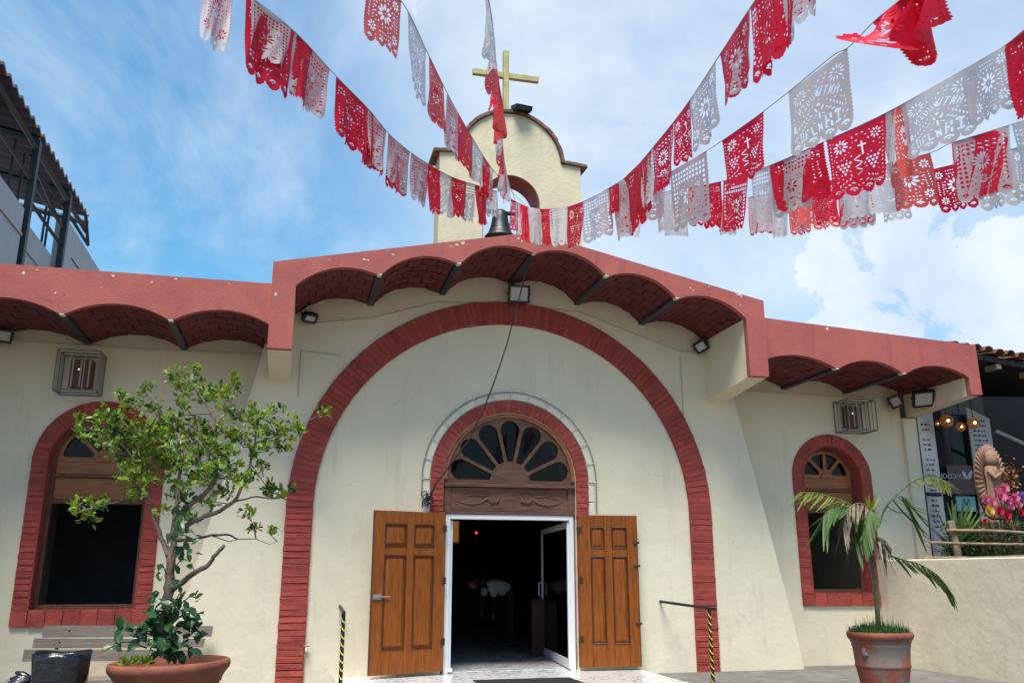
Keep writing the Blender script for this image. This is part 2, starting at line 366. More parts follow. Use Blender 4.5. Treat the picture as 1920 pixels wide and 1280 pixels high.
# central wall, battered sides, door opening
door_hole = [(-D_r, -.30), (-D_r, D_Z)] + list(reversed(arc(0, D_Z, D_r, 0, PI, 28)))[1:-1] + [(D_r, D_Z), (D_r, -.30)]
outer = [(-4.88, -.40), (-4.70, .6), (-4.42, 1.9), (-3.93, 4.1), (-3.72, 5.2), (-3.45, 5.45), (0, 6.2), (3.45, 5.45), (3.72, 5.2), (3.93, 4.1), (4.42, 1.9), (4.70, .6), (4.88, -.40)]
MB().prism([outer[:1] + outer[1:] + [(D_r, -.40)] + list(reversed(door_hole)) + [(-D_r, -.40)]], 0, WY+.32).build('front_wall', 'wall', church)
# wings with window openings
def window_hole(x0, x1, zb, z0):
    r = (x1-x0)/2; c = (x0+x1)/2
    return [(x0, zb), (x1, zb)] + arc(c, z0, r, 0, PI, 24)
LW = dict(x0=-6.68, x1=-5.31, zb=.86, z0=2.90, zout=.647, bw=.20)
RW = dict(x0=5.34, x1=6.50, zb=1.02, z0=2.96, zout=.825, bw=.20)
MB().prism([[(-7.62, -.40), (-3.3, -.40), (-3.3, 5.0), (-7.62, 5.0)], window_hole(LW['x0'], LW['x1'], LW['zb'], LW['z0'])], WY, WY+TH).build('wing_wall', 'wall', church)
MB().prism([[(3.3, -.40), (7.46, -.40), (7.46, 5.0), (3.3, 5.0)], window_hole(RW['x0'], RW['x1'], RW['zb'], RW['z0'])], WY, WY+TH).build('wing_wall', 'wall', church)
MB().cbox((7.463, WY-.06, -.4), (7.74, WY+.33, 4.10), .012).build('corner_pillar', 'wall', church)
MB().box((7.46, WY+.334, -.4), (7.72, 13, 5.0)).build('side_wall', 'wall', church)
MB().box((-7.62, WY+TH+.003, -.4), (-7.36, 13, 5.0)).build('side_wall', 'wall', church)
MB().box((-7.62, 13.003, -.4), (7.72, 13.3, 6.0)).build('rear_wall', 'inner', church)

# shared brick meshes (unit-size bricks with chipped chamfers)
def brick_mesh(name, sx, sy, sz, m, seed, ch=.008):
    rr = random.Random(seed); mb = MB().cbox((-sx/2, -sy/2, -sz/2), (sx/2, sy/2, sz/2), ch)
    mb.v = [(x+rr.uniform(-.008, .008), y+rr.uniform(-.006, .006), z+rr.uniform(-.0065, .0065)) for x, y, z in mb.v]
    return mb.mesh(name, m)
def rotY(a): return Matrix.Rotation(-a, 4, 'Y')
def arch_part(name, cx, cz, r_in, r_out, z_leg, y_front, course, parent, seed, depth=.07, label=None, split=.12):
    # band of brick courses round an arch with legs; the backing band carries the recessed joints
    band = [(cx-r_out, z_leg), (cx-r_in, z_leg)] + list(reversed(arc(cx, cz, r_in, 0, PI, 48))) + [(cx+r_in, z_leg), (cx+r_out, z_leg)] + arc(cx, cz, r_out, 0, PI, 48)
    y0 = y_front + .011
    a = MB().prism([band], y0, y_front+depth).build(name, 'mortar', parent)
    if label: a['label'] = label
    rr = random.Random(seed); w = r_out-r_in; mid = (r_in+r_out)/2
    full = [brick_mesh('brick', w-.004, depth-.01, course-.012, 'brick', seed+k) for k in range(5)]
    half = [brick_mesh('brick', w/2-.008, depth-.01, course-.012, 'brick', seed+20+k) for k in range(3)]
    spots = []
    nleg = int(round((cz-z_leg)/course))
    for s_ in (-1, 1):
        for i in range(nleg): spots.append((cx+s_*mid, z_leg+(i+.5)*(cz-z_leg)/nleg, 0 if s_ > 0 else PI))
    n = int(round(PI*mid/course))
    for i in range(n):
        t = (i+.5)*PI/n; spots.append((cx+mid*math.cos(t), cz+mid*math.sin(t), t))
    for (x, z, t) in spots:
        yy = y_front + depth/2 + rr.uniform(-.006, .005)
        tilt = rr.uniform(-.02, .02)
        if rr.random() < split:
            for q in (-1, 1):
                d = q*w/4; link('brick', rr.choice(half), a, Matrix.Translation((x+d*math.cos(t), yy, z+d*math.sin(t))) @ rotY(t+tilt))
        else:
            link('brick', rr.choice(full), a, Matrix.Translation((x+rr.uniform(-.006, .006), yy, z)) @ rotY(t+tilt))
    return a
arch_part('brick_arch', 0, A_Z, A_r, A_R, -.12, -.05, .088, church, 100, label='large red brick arch framing the entrance')
arch_part('door_arch', 0, D_Z, D_r+.01, D_R, .0, -.045, .082, church, 200, label='red brick arch over the door', split=.05)

def sunburst(parent, cx, z0, r, y, ribs, hub, mw, glass='glass', rim=.07, sector=False):
    # fanlight: semicircular board with rounded petals cut out
    outer_ = [(cx-r, z0), (cx+r, z0)] + arc(cx, z0, r, 0, PI, 40)[1:-1]
    holes = []
    n = ribs; step = PI/n; ri = hub+.03; ro = (r-rim)*1.06
    for i in range(n):
        t = (i+.5)*step; a0 = t-step/2; a1 = t+step/2
        # taper: petal bounded by offset lines from the rays
        off = mw/2
        def edge(a, sgn, rad):
            return (cx+rad*math.cos(a)-sgn*off*math.sin(a), z0+.035+rad*math.sin(a)+sgn*off*math.cos(a))
        p0 = edge(a0, 1, ri); p1 = edge(a1, -1, ri); q0 = edge(a0, 1, ro*.82); q1 = edge(a1, -1, ro*.82)
        m_ = ((q0[0]+q1[0])/2, (q0[1]+q1[1])/2); h = math.dist(q0, q1)/2
        ax = math.atan2(q0[1]-m_[1], q0[0]-m_[0])
        top = [(m_[0]+h*math.cos(ax+PI*k/8), m_[1]+h*math.sin(ax+PI*k/8)*1.0) for k in range(1, 8)]
        if sector:
            q0 = edge(a0, 1, r-rim-.035); q1 = edge(a1, -1, r-rim-.035)
            top = [(cx+(r-rim)*math.cos(a0+(a1-a0)*k/8), z0+.035+(r-rim-.035)*math.sin(a0+(a1-a0)*k/8)) for k in range(1, 8)]
        top = [(x, max(z, z0+.03)) for x, z in top]
        holes.append([p0, q0] + top + [q1, p1])
    f = MB().prism([outer_]+holes, y, y+.045).build('fanlight', mw_mat[0], parent)
    MB().prism([[(cx-r*.97, z0+.01), (cx+r*.97, z0+.01)] + arc(cx, z0, r*.97, 0.02, PI-.02, 30)], y+.05, y+.056).build('pane', glass, f)
    MB().prism([[(cx-hub, z0+.002), (cx+hub, z0+.002)] + arc(cx, z0+.002, hub, 0, PI, 16)[1:-1]], y-.02, y-.002).build('hub', mw_mat[1], f)
    return f
mw_mat = ['wood_orange', 'wood_orange']

def church_window(d, seed, label, fan):
    w = thing_part('window', church, label)
    c = (d['x0']+d['x1'])/2; r = (d['x1']-d['x0'])/2
    arch_part('brick_surround', c, d['z0'], r, r+d['bw'], d['zb'], WY-.035, .084, w, seed, split=.0)
    # sill of bricks on end
    x = d['x0']-d['bw']; X1 = d['x1']+d['bw']; n = int((X1-x)/.22); s = MB().box((x, WY-.03, d['zout']+.01), (X1, WY+.1, d['zb']-.012)).build('sill', 'mortar', w)
    bl = [brick_mesh('brick', (X1-x)/n-.006, .16, d['zb']-d['zout']-.006, 'brick', seed+60+k) for k in range(3)]
    for i in range(n): link('brick', random.choice(bl), s, Matrix.Translation((x+(i+.5)*(X1-x)/n, WY+.03, (d['zb']+d['zout'])/2)))
    # brick reveal inside the opening
    rev = window_hole(d['x0']+.001, d['x1']-.001, d['zb']+.001, d['z0']); rin = window_hole(d['x0']+.016, d['x1']-.016, d['zb']+.016, d['z0'])
    MB().prism([rev, rin], WY-.03, WY+TH+.02).build('reveal', 'brick', w)
    # wooden frame
    y = WY+.17; f0 = d['x0']+.018; f1 = d['x1']-.018
    fo = window_hole(f0, f1, d['zb']+.018, d['z0']); fi = window_hole(f0+.06, f1-.06, d['zb']+.075, d['z0'])
    MB().prism([fo, fi], y, y+.09).build('frame', 'wood_frame', w)
    zt = d['z0']-.16
    MB().cbox((f0+.06, y-.02, zt-.05), (f1-.06, y+.07, zt), .006).build('transom', 'wood_frame', w)
    MB().cbox((f0+.062, y+.02, zt-.36), (f1-.062, y+.06, zt-.052), .006).build('header_board', 'wood_orange', w)
    MB().cbox((f0+.06, y-.01, zt-.42), (f1-.06, y+.08, zt-.362), .006).build('rail', 'wood_frame', w)
    MB().cbox((f0+.062, y+.012, zt+.002), (f1-.062, y+.055, d['z0']+.02), .004).build('lower_board', 'wood_orange', w)
    sunburst(w, c, d['z0']+.022, r-.082, y+.012, fan, .11, .055, sector=True, rim=.06)
    return w
def thing_part(name, parent, label=None):
    o = bpy.data.objects.new(name, None); COL.objects.link(o); o.parent = parent; o.matrix_parent_inverse = Matrix.Translation(-worldloc(parent))
    WL[o.name] = Vector((0, 0, 0))
    if label: o['label'] = label
    return o
church_window(LW, 300, 'arched window behind the potted tree', 4)
church_window(RW, 400, 'arched window behind the potted palm', 4)

# ---- canopies: brick vaults between steel beams, scalloped red fascia, cream brackets
EC, EW = -1.50, -1.25
def vault_bay(xa, za, xb, zb, y0, y1, rise, seed, ztop):
    """one shallow brick vault between two beams; ztop(x) is the top edge of the slab"""
    L_ = math.dist((xa, za), (xb, zb)); dx, dz = (xb-xa)/L_, (zb-za)/L_
    Rr = (L_*L_/4+rise*rise)/(2*rise); half = math.asin(L_/2/Rr); n = 14
    def pt(t, off=0):  # t -1..1
        a = t*half; s = Rr*math.sin(a); h = Rr*math.cos(a)-Rr*math.cos(half)
        s2 = s + L_/2; h += off
        return (xa+dx*s2-dz*h, za+dz*s2+dx*h)
    arcp = [pt(-1+2*i/n) for i in range(n+1)]
    # vault shell (joints) a little above the brick faces
    shell = [pt(-1+2*i/n, .018) for i in range(n+1)] + [(pt(1-2*i/n)[0], ztop(pt(1-2*i/n)[0])-.03) for i in range(n+1)]
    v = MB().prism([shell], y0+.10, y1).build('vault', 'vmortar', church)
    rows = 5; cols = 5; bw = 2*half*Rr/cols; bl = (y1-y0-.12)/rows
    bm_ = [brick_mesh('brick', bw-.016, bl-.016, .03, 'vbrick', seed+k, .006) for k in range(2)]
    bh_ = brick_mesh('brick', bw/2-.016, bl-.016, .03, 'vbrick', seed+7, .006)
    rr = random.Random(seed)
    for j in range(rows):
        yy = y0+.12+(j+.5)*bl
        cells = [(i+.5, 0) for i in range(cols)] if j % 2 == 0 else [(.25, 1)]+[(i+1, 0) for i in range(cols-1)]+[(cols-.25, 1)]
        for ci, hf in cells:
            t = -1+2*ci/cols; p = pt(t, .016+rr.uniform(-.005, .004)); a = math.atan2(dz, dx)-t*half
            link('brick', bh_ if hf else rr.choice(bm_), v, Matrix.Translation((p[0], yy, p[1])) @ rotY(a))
    return arcp
def canopy(xs, zs, y0, y1, rise, ztop, seed, ends, wall_fill):
    bottom = []
    for i in range(len(xs)-1):
        g0 = .05 if i else 0; g1 = .05 if i < len(xs)-2 else 0
        f = lambda x: zs[i]+(zs[i+1]-zs[i])*(x-xs[i])/(xs[i+1]-xs[i])
        a, b = xs[i]+g0, xs[i+1]-g1
        ap = vault_bay(a, f(a), b, f(b), y0, y1, rise, seed+10*i, ztop); bottom += ap
        if i: MB().box((xs[i]-.048, y0+.12, zs[i]-.03), (xs[i]+.048, y1-.004, zs[i]+.10)).build('beam', 'steel', church)
        for q in range(1):
            MB().box((xs[i]-.03, y0+.004, zs[i]-.02), (xs[i]+.03, y0+.117, zs[i]+.02)).build('beam_end', 'wall', church) if i else None
    # fascia
    top = [(ends[1], ztop(ends[1]))] + ([(0, ztop(0))] if ends[0] < 0 < ends[1] else []) + [(ends[0], ztop(ends[0]))]
    return bottom, top
def fascia(bottom, top, left, right, y0, name='fascia'):
    return MB().prism([left + bottom + right + top], y0, y0+.10).build(name, 'fascia', church)
def peel(u, v, w, h, seed, y=EC, m='tower'):
    rr = random.Random(seed); c = at(u, v, y); n = 9; sx_ = w/150*.5; sz_ = h/150*.5
    poly = [(c.x+sx_*math.cos(2*PI*k/n)*rr.uniform(.45, 1.1), c.z+sz_*math.sin(2*PI*k/n)*rr.uniform(.4, 1.1)) for k in range(n)]
    MB().prism([poly], y-.003, y-.0005).build('peeled_patch', m, church)
for k, (u, v, w, h) in enumerate(((683,486,9,6),(690,488,8,5),(737,477,9,4),(846,462,5,4),(857,459,10,6),(868,456,10,10),(972,447,7,6),(978,452,6,5),(618,487,4,4),(1180,486,5,4),(1294,540,5,5),(1300,544,4,4),(1388,572,4,4))): peel(u, v, w, h, k)
for k, (u, v, w, h) in enumerate(((212,517,9,7),(330,523,8,5),(190,540,4,3),(285,529,9,4),(70,506,8,4),(430,532,5,4))): peel(u, v, w, h, 40+k, EW)
# centre
zt_c = lambda x: 6.28 - .213*abs(x)
xs = [-3.40+6.8*i/6 for i in range(7)]; zs = [5.97-.235*abs(x) for x in xs]
bot, top = canopy(xs, zs, EC, -.004, .17, zt_c, 500, (-3.72, 3.72), -.06)
fascia(bot, top, [(-3.72, 4.27), (-3.402, 4.27)], [(3.402, 4.27), (3.72, 4.27)], EC)
for s_ in (-1, 1):
    x0, x1 = (3.404, 3.715) if s_ > 0 else (-3.715, -3.404)
    MB().prism([[(EC+.104, 4.262), (WY+.02, 4.10), (WY+.02, 5.3), (EC+.104, 5.3)]], x0, x1, 'x').build('bracket', 'wall', church)
# left wing and right wing
zt_w = lambda x: 5.25 if x < 0 else 5.30-.052*(x-3.7)
xl = [-7.70, -6.34, -5.0, -3.722]; bot, top = canopy(xl, [4.62, 4.635, 4.65, 4.66], EW, WY-.004, .17, zt_w, 700, (-7.95, -3.722), WY-.05)
fascia(bot, top, [(-7.95, 4.23), (-7.702, 4.23)], [], EW)
xr = [3.722, 5.10, 6.34, 7.58]; bot, top = canopy(xr, [4.56, 4.545, 4.53, 4.515], EW, WY-.004, .16, zt_w, 800, (3.722, 7.80), WY-.05)
fascia(bot, top, [], [(7.582, 4.23), (7.80, 4.23)], EW)
for x0, x1 in ((7.584, 7.795), (-7.945, -7.704)):
    MB().prism([[(EW+.104, 4.222), (WY+.02, 4.12), (WY+.02, 4.8), (EW+.104, 4.8)]], x0, x1, 'x').build('bracket', 'wall', church)
# roofs behind the fascias (keep the rooms dark)
MB().prism([[(-3.72, 5.46), (0, 6.25), (3.72, 5.46), (3.72, 5.33), (0, 6.10), (-3.72, 5.33)]], .002, 13.2).build('roof', 'coping', church)
MB().box((-7.75, WY+.006, 5.005), (-3.725, 13.2, 5.18)).build('roof', 'coping', church)
MB().box((3.725, WY+.006, 5.005), (7.76, 13.2, 5.10)).build('roof', 'coping', church)
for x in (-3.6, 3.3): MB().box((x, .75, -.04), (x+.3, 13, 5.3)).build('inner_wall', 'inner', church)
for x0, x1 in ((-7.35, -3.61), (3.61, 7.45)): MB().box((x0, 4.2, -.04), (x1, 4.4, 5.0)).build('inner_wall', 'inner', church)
# thin painted cables and trunking on the walls
for pts in ([(-3.2, 5.05), (-2.2, 5.22), (-1.2, 5.55), (-.1, 5.62)], [(.3, 5.6), (1.2, 5.55), (2.2, 5.22), (3.0, 4.98), (3.35, 5.0)]):
    MB().tube([(x, -.012, z) for x, z in pts], .010, 5).build('cable', 'cable', church)
MB().tube([(-3.28, -.012, 4.6), (-3.28, -.012, 3.9)], .008, 5).build('cable', 'cable', church)
MB().tube([(-3.28, -.012, 4.62), (-2.7, -.012, 4.58)], .008, 5).build('cable', 'cable', church)
MB().tube([(7.4, WY-.075, 4.0), (7.42, WY-.075, 1.6)], .010, 5).build('cable', 'cable', church)
MB().tube([(2.95, -.012, 4.9), (2.96, -.012, 3.6)], .008, 5).build('cable', 'cable', church)
for z, xs_ in ((4.615, (-7.4, -3.8)), (4.46, (3.85, 7.3))):
    MB().tube([(xs_[0], WY-.06, z), ((xs_[0]+xs_[1])/2, WY-.06, z-.02), (xs_[1], WY-.06, z)], .010, 5).build('cable', 'cable', church)

# ---- bell gable
gable = thing_part('bell_gable', church, 'cream bell gable with round top and bell opening')
gcx = .02; gw = 1.24; gs = 8.22; gr = .88
go = [(gcx-gw, 5.6), (gcx+gw, 5.6), (gcx+gw, gs), (gcx+gr+.02, gs)] + arc(gcx, gs-.02, gr, 0.03, PI-.03, 32) + [(gcx-gr-.02, gs), (gcx-gw, gs)]
ow, oz = .50, 7.42
gh = [(gcx-ow, 6.25), (gcx+ow, 6.25)] + arc(gcx, oz, ow, 0, PI, 24)
MB().prism([go, gh], .02, .52).build('gable_wall', 'tower', gable)
ghi = [(gcx-ow+.012, 6.262), (gcx+ow-.012, 6.262)] + arc(gcx, oz, ow-.012, 0, PI, 24)
gho = [(gcx-ow+.001, 6.251), (gcx+ow-.001, 6.251)] + arc(gcx, oz, ow-.001, 0, PI, 24)
MB().prism([gho, ghi], .03, .51).build('red_reveal', 'fascia', gable)
cb_ = [brick_mesh('brick', .150, .60, .062, 'coping', 900+k, .01) for k in range(4)]
n = 20
for i in range(n):
    t = .05+(PI-.1)*(i+.5)/n; rr_ = gr+.035+random.uniform(-.006, .008)
    link('brick', random.choice(cb_), gable, Matrix.Translation((gcx+rr_*math.cos(t), .27, gs-.02+rr_*math.sin(t))) @ rotY(t-PI/2))
for s_ in (-1, 1):
    for k in range(3): link('brick', cb_[k], gable, Matrix.Translation((gcx+s_*(gr+.12+k*.14), .27, gs+.035-k*.012)) @ rotY(-s_*.06))

# ---- door surround: fanlight board, lintel, door leaves, aluminium frame
dd = thing_part('doorway', church, 'wooden fanlight and carved lintel over the open door')
mw_mat = ['wood_old', 'wood_old']
sunburst(dd, 0, 2.69, 1.045, .03, 7, .29, .052, rim=.10)
MB().prism([arc(0, D_Z, D_r-.002, 0, PI, 40) + arc(0, D_Z, D_r-.06, PI, 0, 40)], .0, .12).build('frame', 'wood_orange', dd)
MB().cbox((-1.04, -.05, 2.635), (1.04, .12, 2.685), .008).build('ledge', 'wood_old', dd)
MB().cbox((-1.04, .03, 2.27), (1.04, .10, 2.632), .006).build('lintel_board', 'wood_old', dd)
MB().cbox((-1.04, .0, 2.225), (1.04, .12, 2.268), .006).build('moulding', 'wood_old', dd)
for x in (-1.03, .93): MB().cbox((x, .005, 2.27), (x+.10, .028, 2.632), .006).build('pilaster', 'wood_old', dd)
for s_ in (-1, 1):   # carved scrolls on the lintel
    p = [(.16, 2.50), (.20, 2.42), (.30, 2.41), (.36, 2.47), (.46, 2.40), (.60, 2.37), (.76, 2.40), (.86, 2.44)]
    MB().tube([(s_*x, .03, z) for x, z in p], [.012, .03, .034, .03, .024, .02, .014, .006], 6).build('carving', 'wood_old', dd, True)
    p = [(.32, 2.53), (.45, 2.50), (.6, 2.52), (.78, 2.46)]
    MB().tube([(s_*x, .03, z) for x, z in p], [.008, .018, .016, .006], 6).build('carving', 'wood_old', dd, True)
for x0, x1, z0, z1 in ((-1.0, -.93, -.05, 2.222), (.95, 1.02, -.05, 2.222), (-.93, .95, 2.15, 2.222)):
    MB().cbox((x0, .02, z0), (x1, .10, z1), .006).build('door_frame', 'alu', dd)
MB().cbox((-.925, .03, -.03), (-.86, .75, .02), .004).build('track', 'alu', dd)
def glass_leaf(hx, hy, ex, ey, label, emblem):
    lf = thing_part('glass_door', church, label)
    a = math.atan2(ey-hy, ex-hx); w = math.dist((hx, hy), (ex, ey)); mt = Matrix.Translation((hx, hy, -.03)) @ Matrix.Rotation(a, 4, 'Z'); H = 2.16
    for x0, x1, z0, z1 in ((0, .075, 0, H), (w-.075, w, 0, H), (.075, w-.075, 0, .13), (.075, w-.075, H-.09, H)):
        MB().cbox((x0, -.022, z0), (x1, .022, z1), .004, mt).build('rail', 'alu', lf)
    MB().box((.075, -.004, .13), (w-.075, .004, H-.09), mt).build('pane', 'glass', lf)
    for sy in (-1, 1):
        MB().tube([mt @ Vector((w-.04, sy*.02, 1.0)), mt @ Vector((w-.04+.0, sy*.07, 1.0)), mt @ Vector((w-.04, sy*.07, 1.22)), mt @ Vector((w-.04, sy*.02, 1.22))], .012, 6).build('handle', 'alu', lf)
    if emblem:  # turquoise ornament: stacked lobed shape
        pts = []
        half_ = [(.0, .24), (.012, .20), (.03, .21), (.025, .16), (.05, .17), (.04, .11), (.075, .12), (.055, .05), (.10, .07), (.075, -.01), (.12, .0), (.08, -.07), (.11, -.09), (.05, -.12), (.05, -.17), (.02, -.15), (0, -.24)]
        half_ = [(x*.85, z) for x, z in half_]
        outl = half_ + [(-x, z) for x, z in reversed(half_[1:-1])]
        mb = MB().prism([outl], -.008, -.0055); mb.v = [mt @ (Vector(q) + Vector((w/2, 0, 1.38))) for q in mb.v]; mb.build('emblem', 'turq', lf)
    return lf
P_ = atz(1018, 1226, -.03)
glass_leaf(.945, .06, P_.x, P_.y, 'white framed glass door with turquoise emblem, swung inward', True)
glass_leaf(-.90, .10, -.86, .92, 'white framed glass door folded back inside on the left', False)
def door_leaf(hx, hy, ex, ey, label, side):
    lf = thing_part('wooden_door', church, label)
    a = math.atan2(ey-hy, ex-hx); w = math.dist((hx, hy), (ex, ey)); mt = Matrix.Translation((hx, hy, .0)) @ Matrix.Rotation(a, 4, 'Z'); H = 2.23
    t = .028; xs = [0, .19, w/2-.065, w/2+.065, w-.17, w]; zs = [0.0, .33, 1.60, 1.73, 2.04, H]
    for x0, x1 in ((xs[0], xs[1]), (xs[2], xs[3]), (xs[4], xs[5])):
        MB().cbox((x0+.0015, -t, 0), (x1-.0015, t, H), .005, mt).build('stile', 'wood', lf)
    for z0, z1 in ((zs[0], zs[1]), (zs[2], zs[3]), (zs[4], zs[5])):
        for x0, x1 in ((xs[1], xs[2]), (xs[3], xs[4])): MB().cbox((x0, -t+.001, z0), (x1, t-.001, z1), .005, mt).build('rail', 'wood', lf)
    for x0, x1 in ((xs[1], xs[2]), (xs[3], xs[4])):
        for z0, z1 in ((zs[1], zs[2]), (zs[3], zs[4])):
            p = MB(); p.box((x0, -.008, z0), (x1, .008, z1), mt)
            for sg in (-1, 1):   # raised field
                q = [(x0+.02, sg*.008, z0+.02), (x1-.02, sg*.008, z0+.02), (x1-.02, sg*.008, z1-.02), (x0+.02, sg*.008, z1-.02)]
                i_ = [(x0+.05, sg*.021, z0+.05), (x1-.05, sg*.021, z0+.05), (x1-.05, sg*.021, z1-.05), (x0+.05, sg*.021, z1-.05)]
                p.add([mt @ Vector(c) for c in q+i_], [(4, 5, 6, 7)]+[(k, (k+1) % 4, 4+(k+1) % 4, 4+k) for k in range(4)])
            p.build('panel', 'wood', lf)
            mo = MB()
            for sg in (-1, 1):
                for (a0, b0) in (((x0, z0), (x1, z0)), ((x0, z1), (x1, z1)), ((x0, z0), (x0, z1)), ((x1, z0), (x1, z1))):
                    mo.tube([mt @ Vector((a0[0], sg*.02, a0[1])), mt @ Vector((b0[0], sg*.022, b0[1]))], .015, 5)
            mo.build('moulding', 'wood_dark', lf)
    MB().box((w+.0005, -t+.002, .002), (w+.006, t-.002, H-.002), mt).build('edge', 'wood_dark', lf)
    for z in (.35, 1.2, 1.95):
        MB().cbox((-.02, -.035, z), (.05, .035, z+.1), .004, mt).build('hinge', 'wood_dark', lf)
    sy = 1 if side < 0 else -1
    return lf, mt, w
LD = at(703, 957, -.46)
lf, mt, w = door_leaf(-1.03, -.075, LD.x, -.44, 'six panel wooden door folded open to the left', -1)
for sy in (-1, 1): pass
MB().cbox((w-.13, .029, 1.0), (w-.005, .05, 1.07), .006, mt).build('bolt', 'wire', lf)
MB().tube([mt @ Vector((w-.02, .045, 1.035)), mt @ Vector((w-.26, .045, 1.035))], .012, 6).build('bolt_rod', 'wire', lf)
lf, mt, w = door_leaf(1.06, -.085, 1.99, -.15, 'six panel wooden door folded open to the right', 1)
for z in (.6, 1.45, 1.8): MB().cbox((w-.07, -.05, z), (w+.03, -.029, z+.035), .004, mt).build('strap', 'steel', lf)
MB().tube([(-1.985, -.01, 1.86), (-2.0, -.06, 1.85), (-2.06, -.08, 1.86), (-2.09, -.07, 1.92)], .008, 6).build('wall_hook', 'black', church)
MB().tube([(2.03, -.01, 1.35), (2.03, -.05, 1.35)], .012, 6).build('wall_hook', 'wire', church)

# ---- white trim of squared pieces and wire round the door arch
trim = thing('arch_trim', 'white segmented trim with wire rail around the door arch', 'trim', (0, -.03, 2.5))
tr = [brick_mesh('segment', .095, .03, .30-.012, 'white', 930+k, .005) for k in range(3)]
n = 14
for i in range(n):
    t = PI*(i+.5)/n; link('segment', random.choice(tr), trim, Matrix.Translation((1.315*math.cos(t), -.018, D_Z+1.315*math.sin(t))) @ rotY(t))
for s_ in (-1, 1):
    for k in range(2): link('segment', tr[k], trim, Matrix.Translation((s_*1.315, -.018, D_Z-.16-.3*k)))
MB().tube([(1.385, -.05, 2.28), (1.385, -.05, D_Z)] + [(x, -.05, z) for x, z in arc(0, D_Z, 1.385, .05, PI-.05, 40)] + [(-1.385, -.05, D_Z), (-1.385, -.05, 2.45)], .0085, 5).build('wire_rail', 'wire', trim)
for i in range(n+1):
    t = PI*i/n; MB().tube([(r_*math.cos(t), y_, D_Z+r_*math.sin(t)) for r_, y_ in ((1.26, -.05), (1.33, -.055), (1.40, -.05))], .008, 5).build('clip', 'white', trim)

# ================================================================== things on the church
bell = thing('bell', 'dark bronze bell hanging in the gable opening', 'bell', (-.12, .25, 6.55))
bp_ = at(948, 432, .27); bc = (gcx-.14, .27, 6.84)
MB().lathe([(.02, .52), (.07, .52), (.11, .49), (.13, .42), (.145, .32), (.17, .19), (.21, .09), (.265, .03), (.27, 0), (.24, -.01), (.02, .02)], 28, bc).build('bell_body', 'bronze', bell, True)
MB().lathe([(.176, .178), (.182, .172), (.176, .166)], 28, bc).build('rib', 'bronze', bell, True)
MB().tube([(bc[0]-.5, .27, 7.32), (bc[0]+.7, .27, 7.32)], .04, 8).build('yoke', 'bronze', bell)
MB().tube([(bc[0], .27, 7.3), (bc[0], .27, 7.22)], .03, 8).build('crown', 'bronze', bell)
crs = thing('cross', 'gold painted wooden cross on top of the bell gable', 'cross', (-.02, .27, 9.12))
MB().cbox((-.075, .22, 9.10), (.025, .32, 10.46), .008).build('upright', 'cross', crs)
MB().cbox((-.63, .23, 9.91), (-.077, .31, 10.02), .008).build('arm', 'cross', crs); MB().cbox((.027, .23, 9.91), (.58, .31, 10.02), .008).build('arm', 'cross', crs)

def floodlight(loc, face, size, label, cat='floodlight', lit='flood_glass', arm=None, roll=0):
    """rectangular floodlight looking along `face`; arm: wall point of its bracket"""
    t = thing('floodlight', label, cat, loc, 'floodlights under the eaves')
    f = Vector(face).normalized(); m3 = f.to_track_quat('Y', 'Z').to_matrix().to_4x4(); mt = Matrix.Translation(loc) @ m3 @ Matrix.Rotation(roll, 4, 'Y')
    w, h = size
    b = MB(); b.cbox((-w/2, -.05, -h/2), (w/2, .02, h/2), .008, mt).build('housing', 'black', t)
    fr = MB()
    e = .035
    for x0, x1, z0, z1 in ((-w/2, w/2, -h/2, -h/2+e), (-w/2, w/2, h/2-e, h/2), (-w/2, -w/2+e, -h/2+e, h/2-e), (w/2-e, w/2, -h/2+e, h/2-e)): fr.box((x0, .022, z0), (x1, .034, z1), mt)
    fr.build('bezel', 'black', t)
    MB().box((-w/2+e, .0225, -h/2+e), (w/2-e, .027, h/2-e), mt).build('lens', lit, t)
    fin = MB()
    for k in range(5): fin.box((-w/2+.02+k*(w-.05)/4, -.075, -h/2+.02), (-w/2+.03+k*(w-.05)/4, -.051, h/2-.02), mt)
    fin.build('fins', 'black', t)
    if arm:
        a = Vector(arm)
        MB().tube([mt @ Vector((-w/2-.01, 0, 0)), mt @ Vector((-w/2-.01, -.10, 0)), a, mt @ Vector((w/2+.01, -.10, 0)), mt @ Vector((w/2+.01, 0, 0))], .012, 5).build('bracket', 'black', t)
    return t
floodlight((.085, -.22, 5.72), (-.1, -1, -.35), (.35, .29), 'square black floodlight at the crown of the big arch', arm=(.085, -.01, 5.72))
floodlight((-3.18, -.12, 5.12), (.3, -.6, -.75), (.22, .16), 'small floodlight under the left corner of the central eaves', arm=(-3.25, -.005, 5.2))
floodlight((3.27, -.16, 5.06), (-.5, -1, -.6), (.22, .2), 'small floodlight beside the right bracket of the central eaves', arm=(3.39, -.01, 5.1), roll=.5)
floodlight((7.22, .18, 4.36), (-.5, -1, -.3), (.22, .22), 'smaller floodlight under the right eaves near the corner', arm=(7.25, .35, 4.4), roll=.4)
floodlight((7.42, -.30, 4.33), (-.35, -1, -.75), (.36, .30), 'larger floodlight on the end bracket of the right eaves', arm=(7.58, -.22, 4.38), roll=.1)
floodlight((-7.42, .12, 4.62), (.5, -1, -.35), (.26, .2), 'floodlight cut by the left edge under the left eaves', arm=(-7.5, .35, 4.66))
floodlight((.18, -.06, 9.17), (.05, -.35, 1), (.30, .30), 'black floodlight lying at the foot of the cross', arm=None)

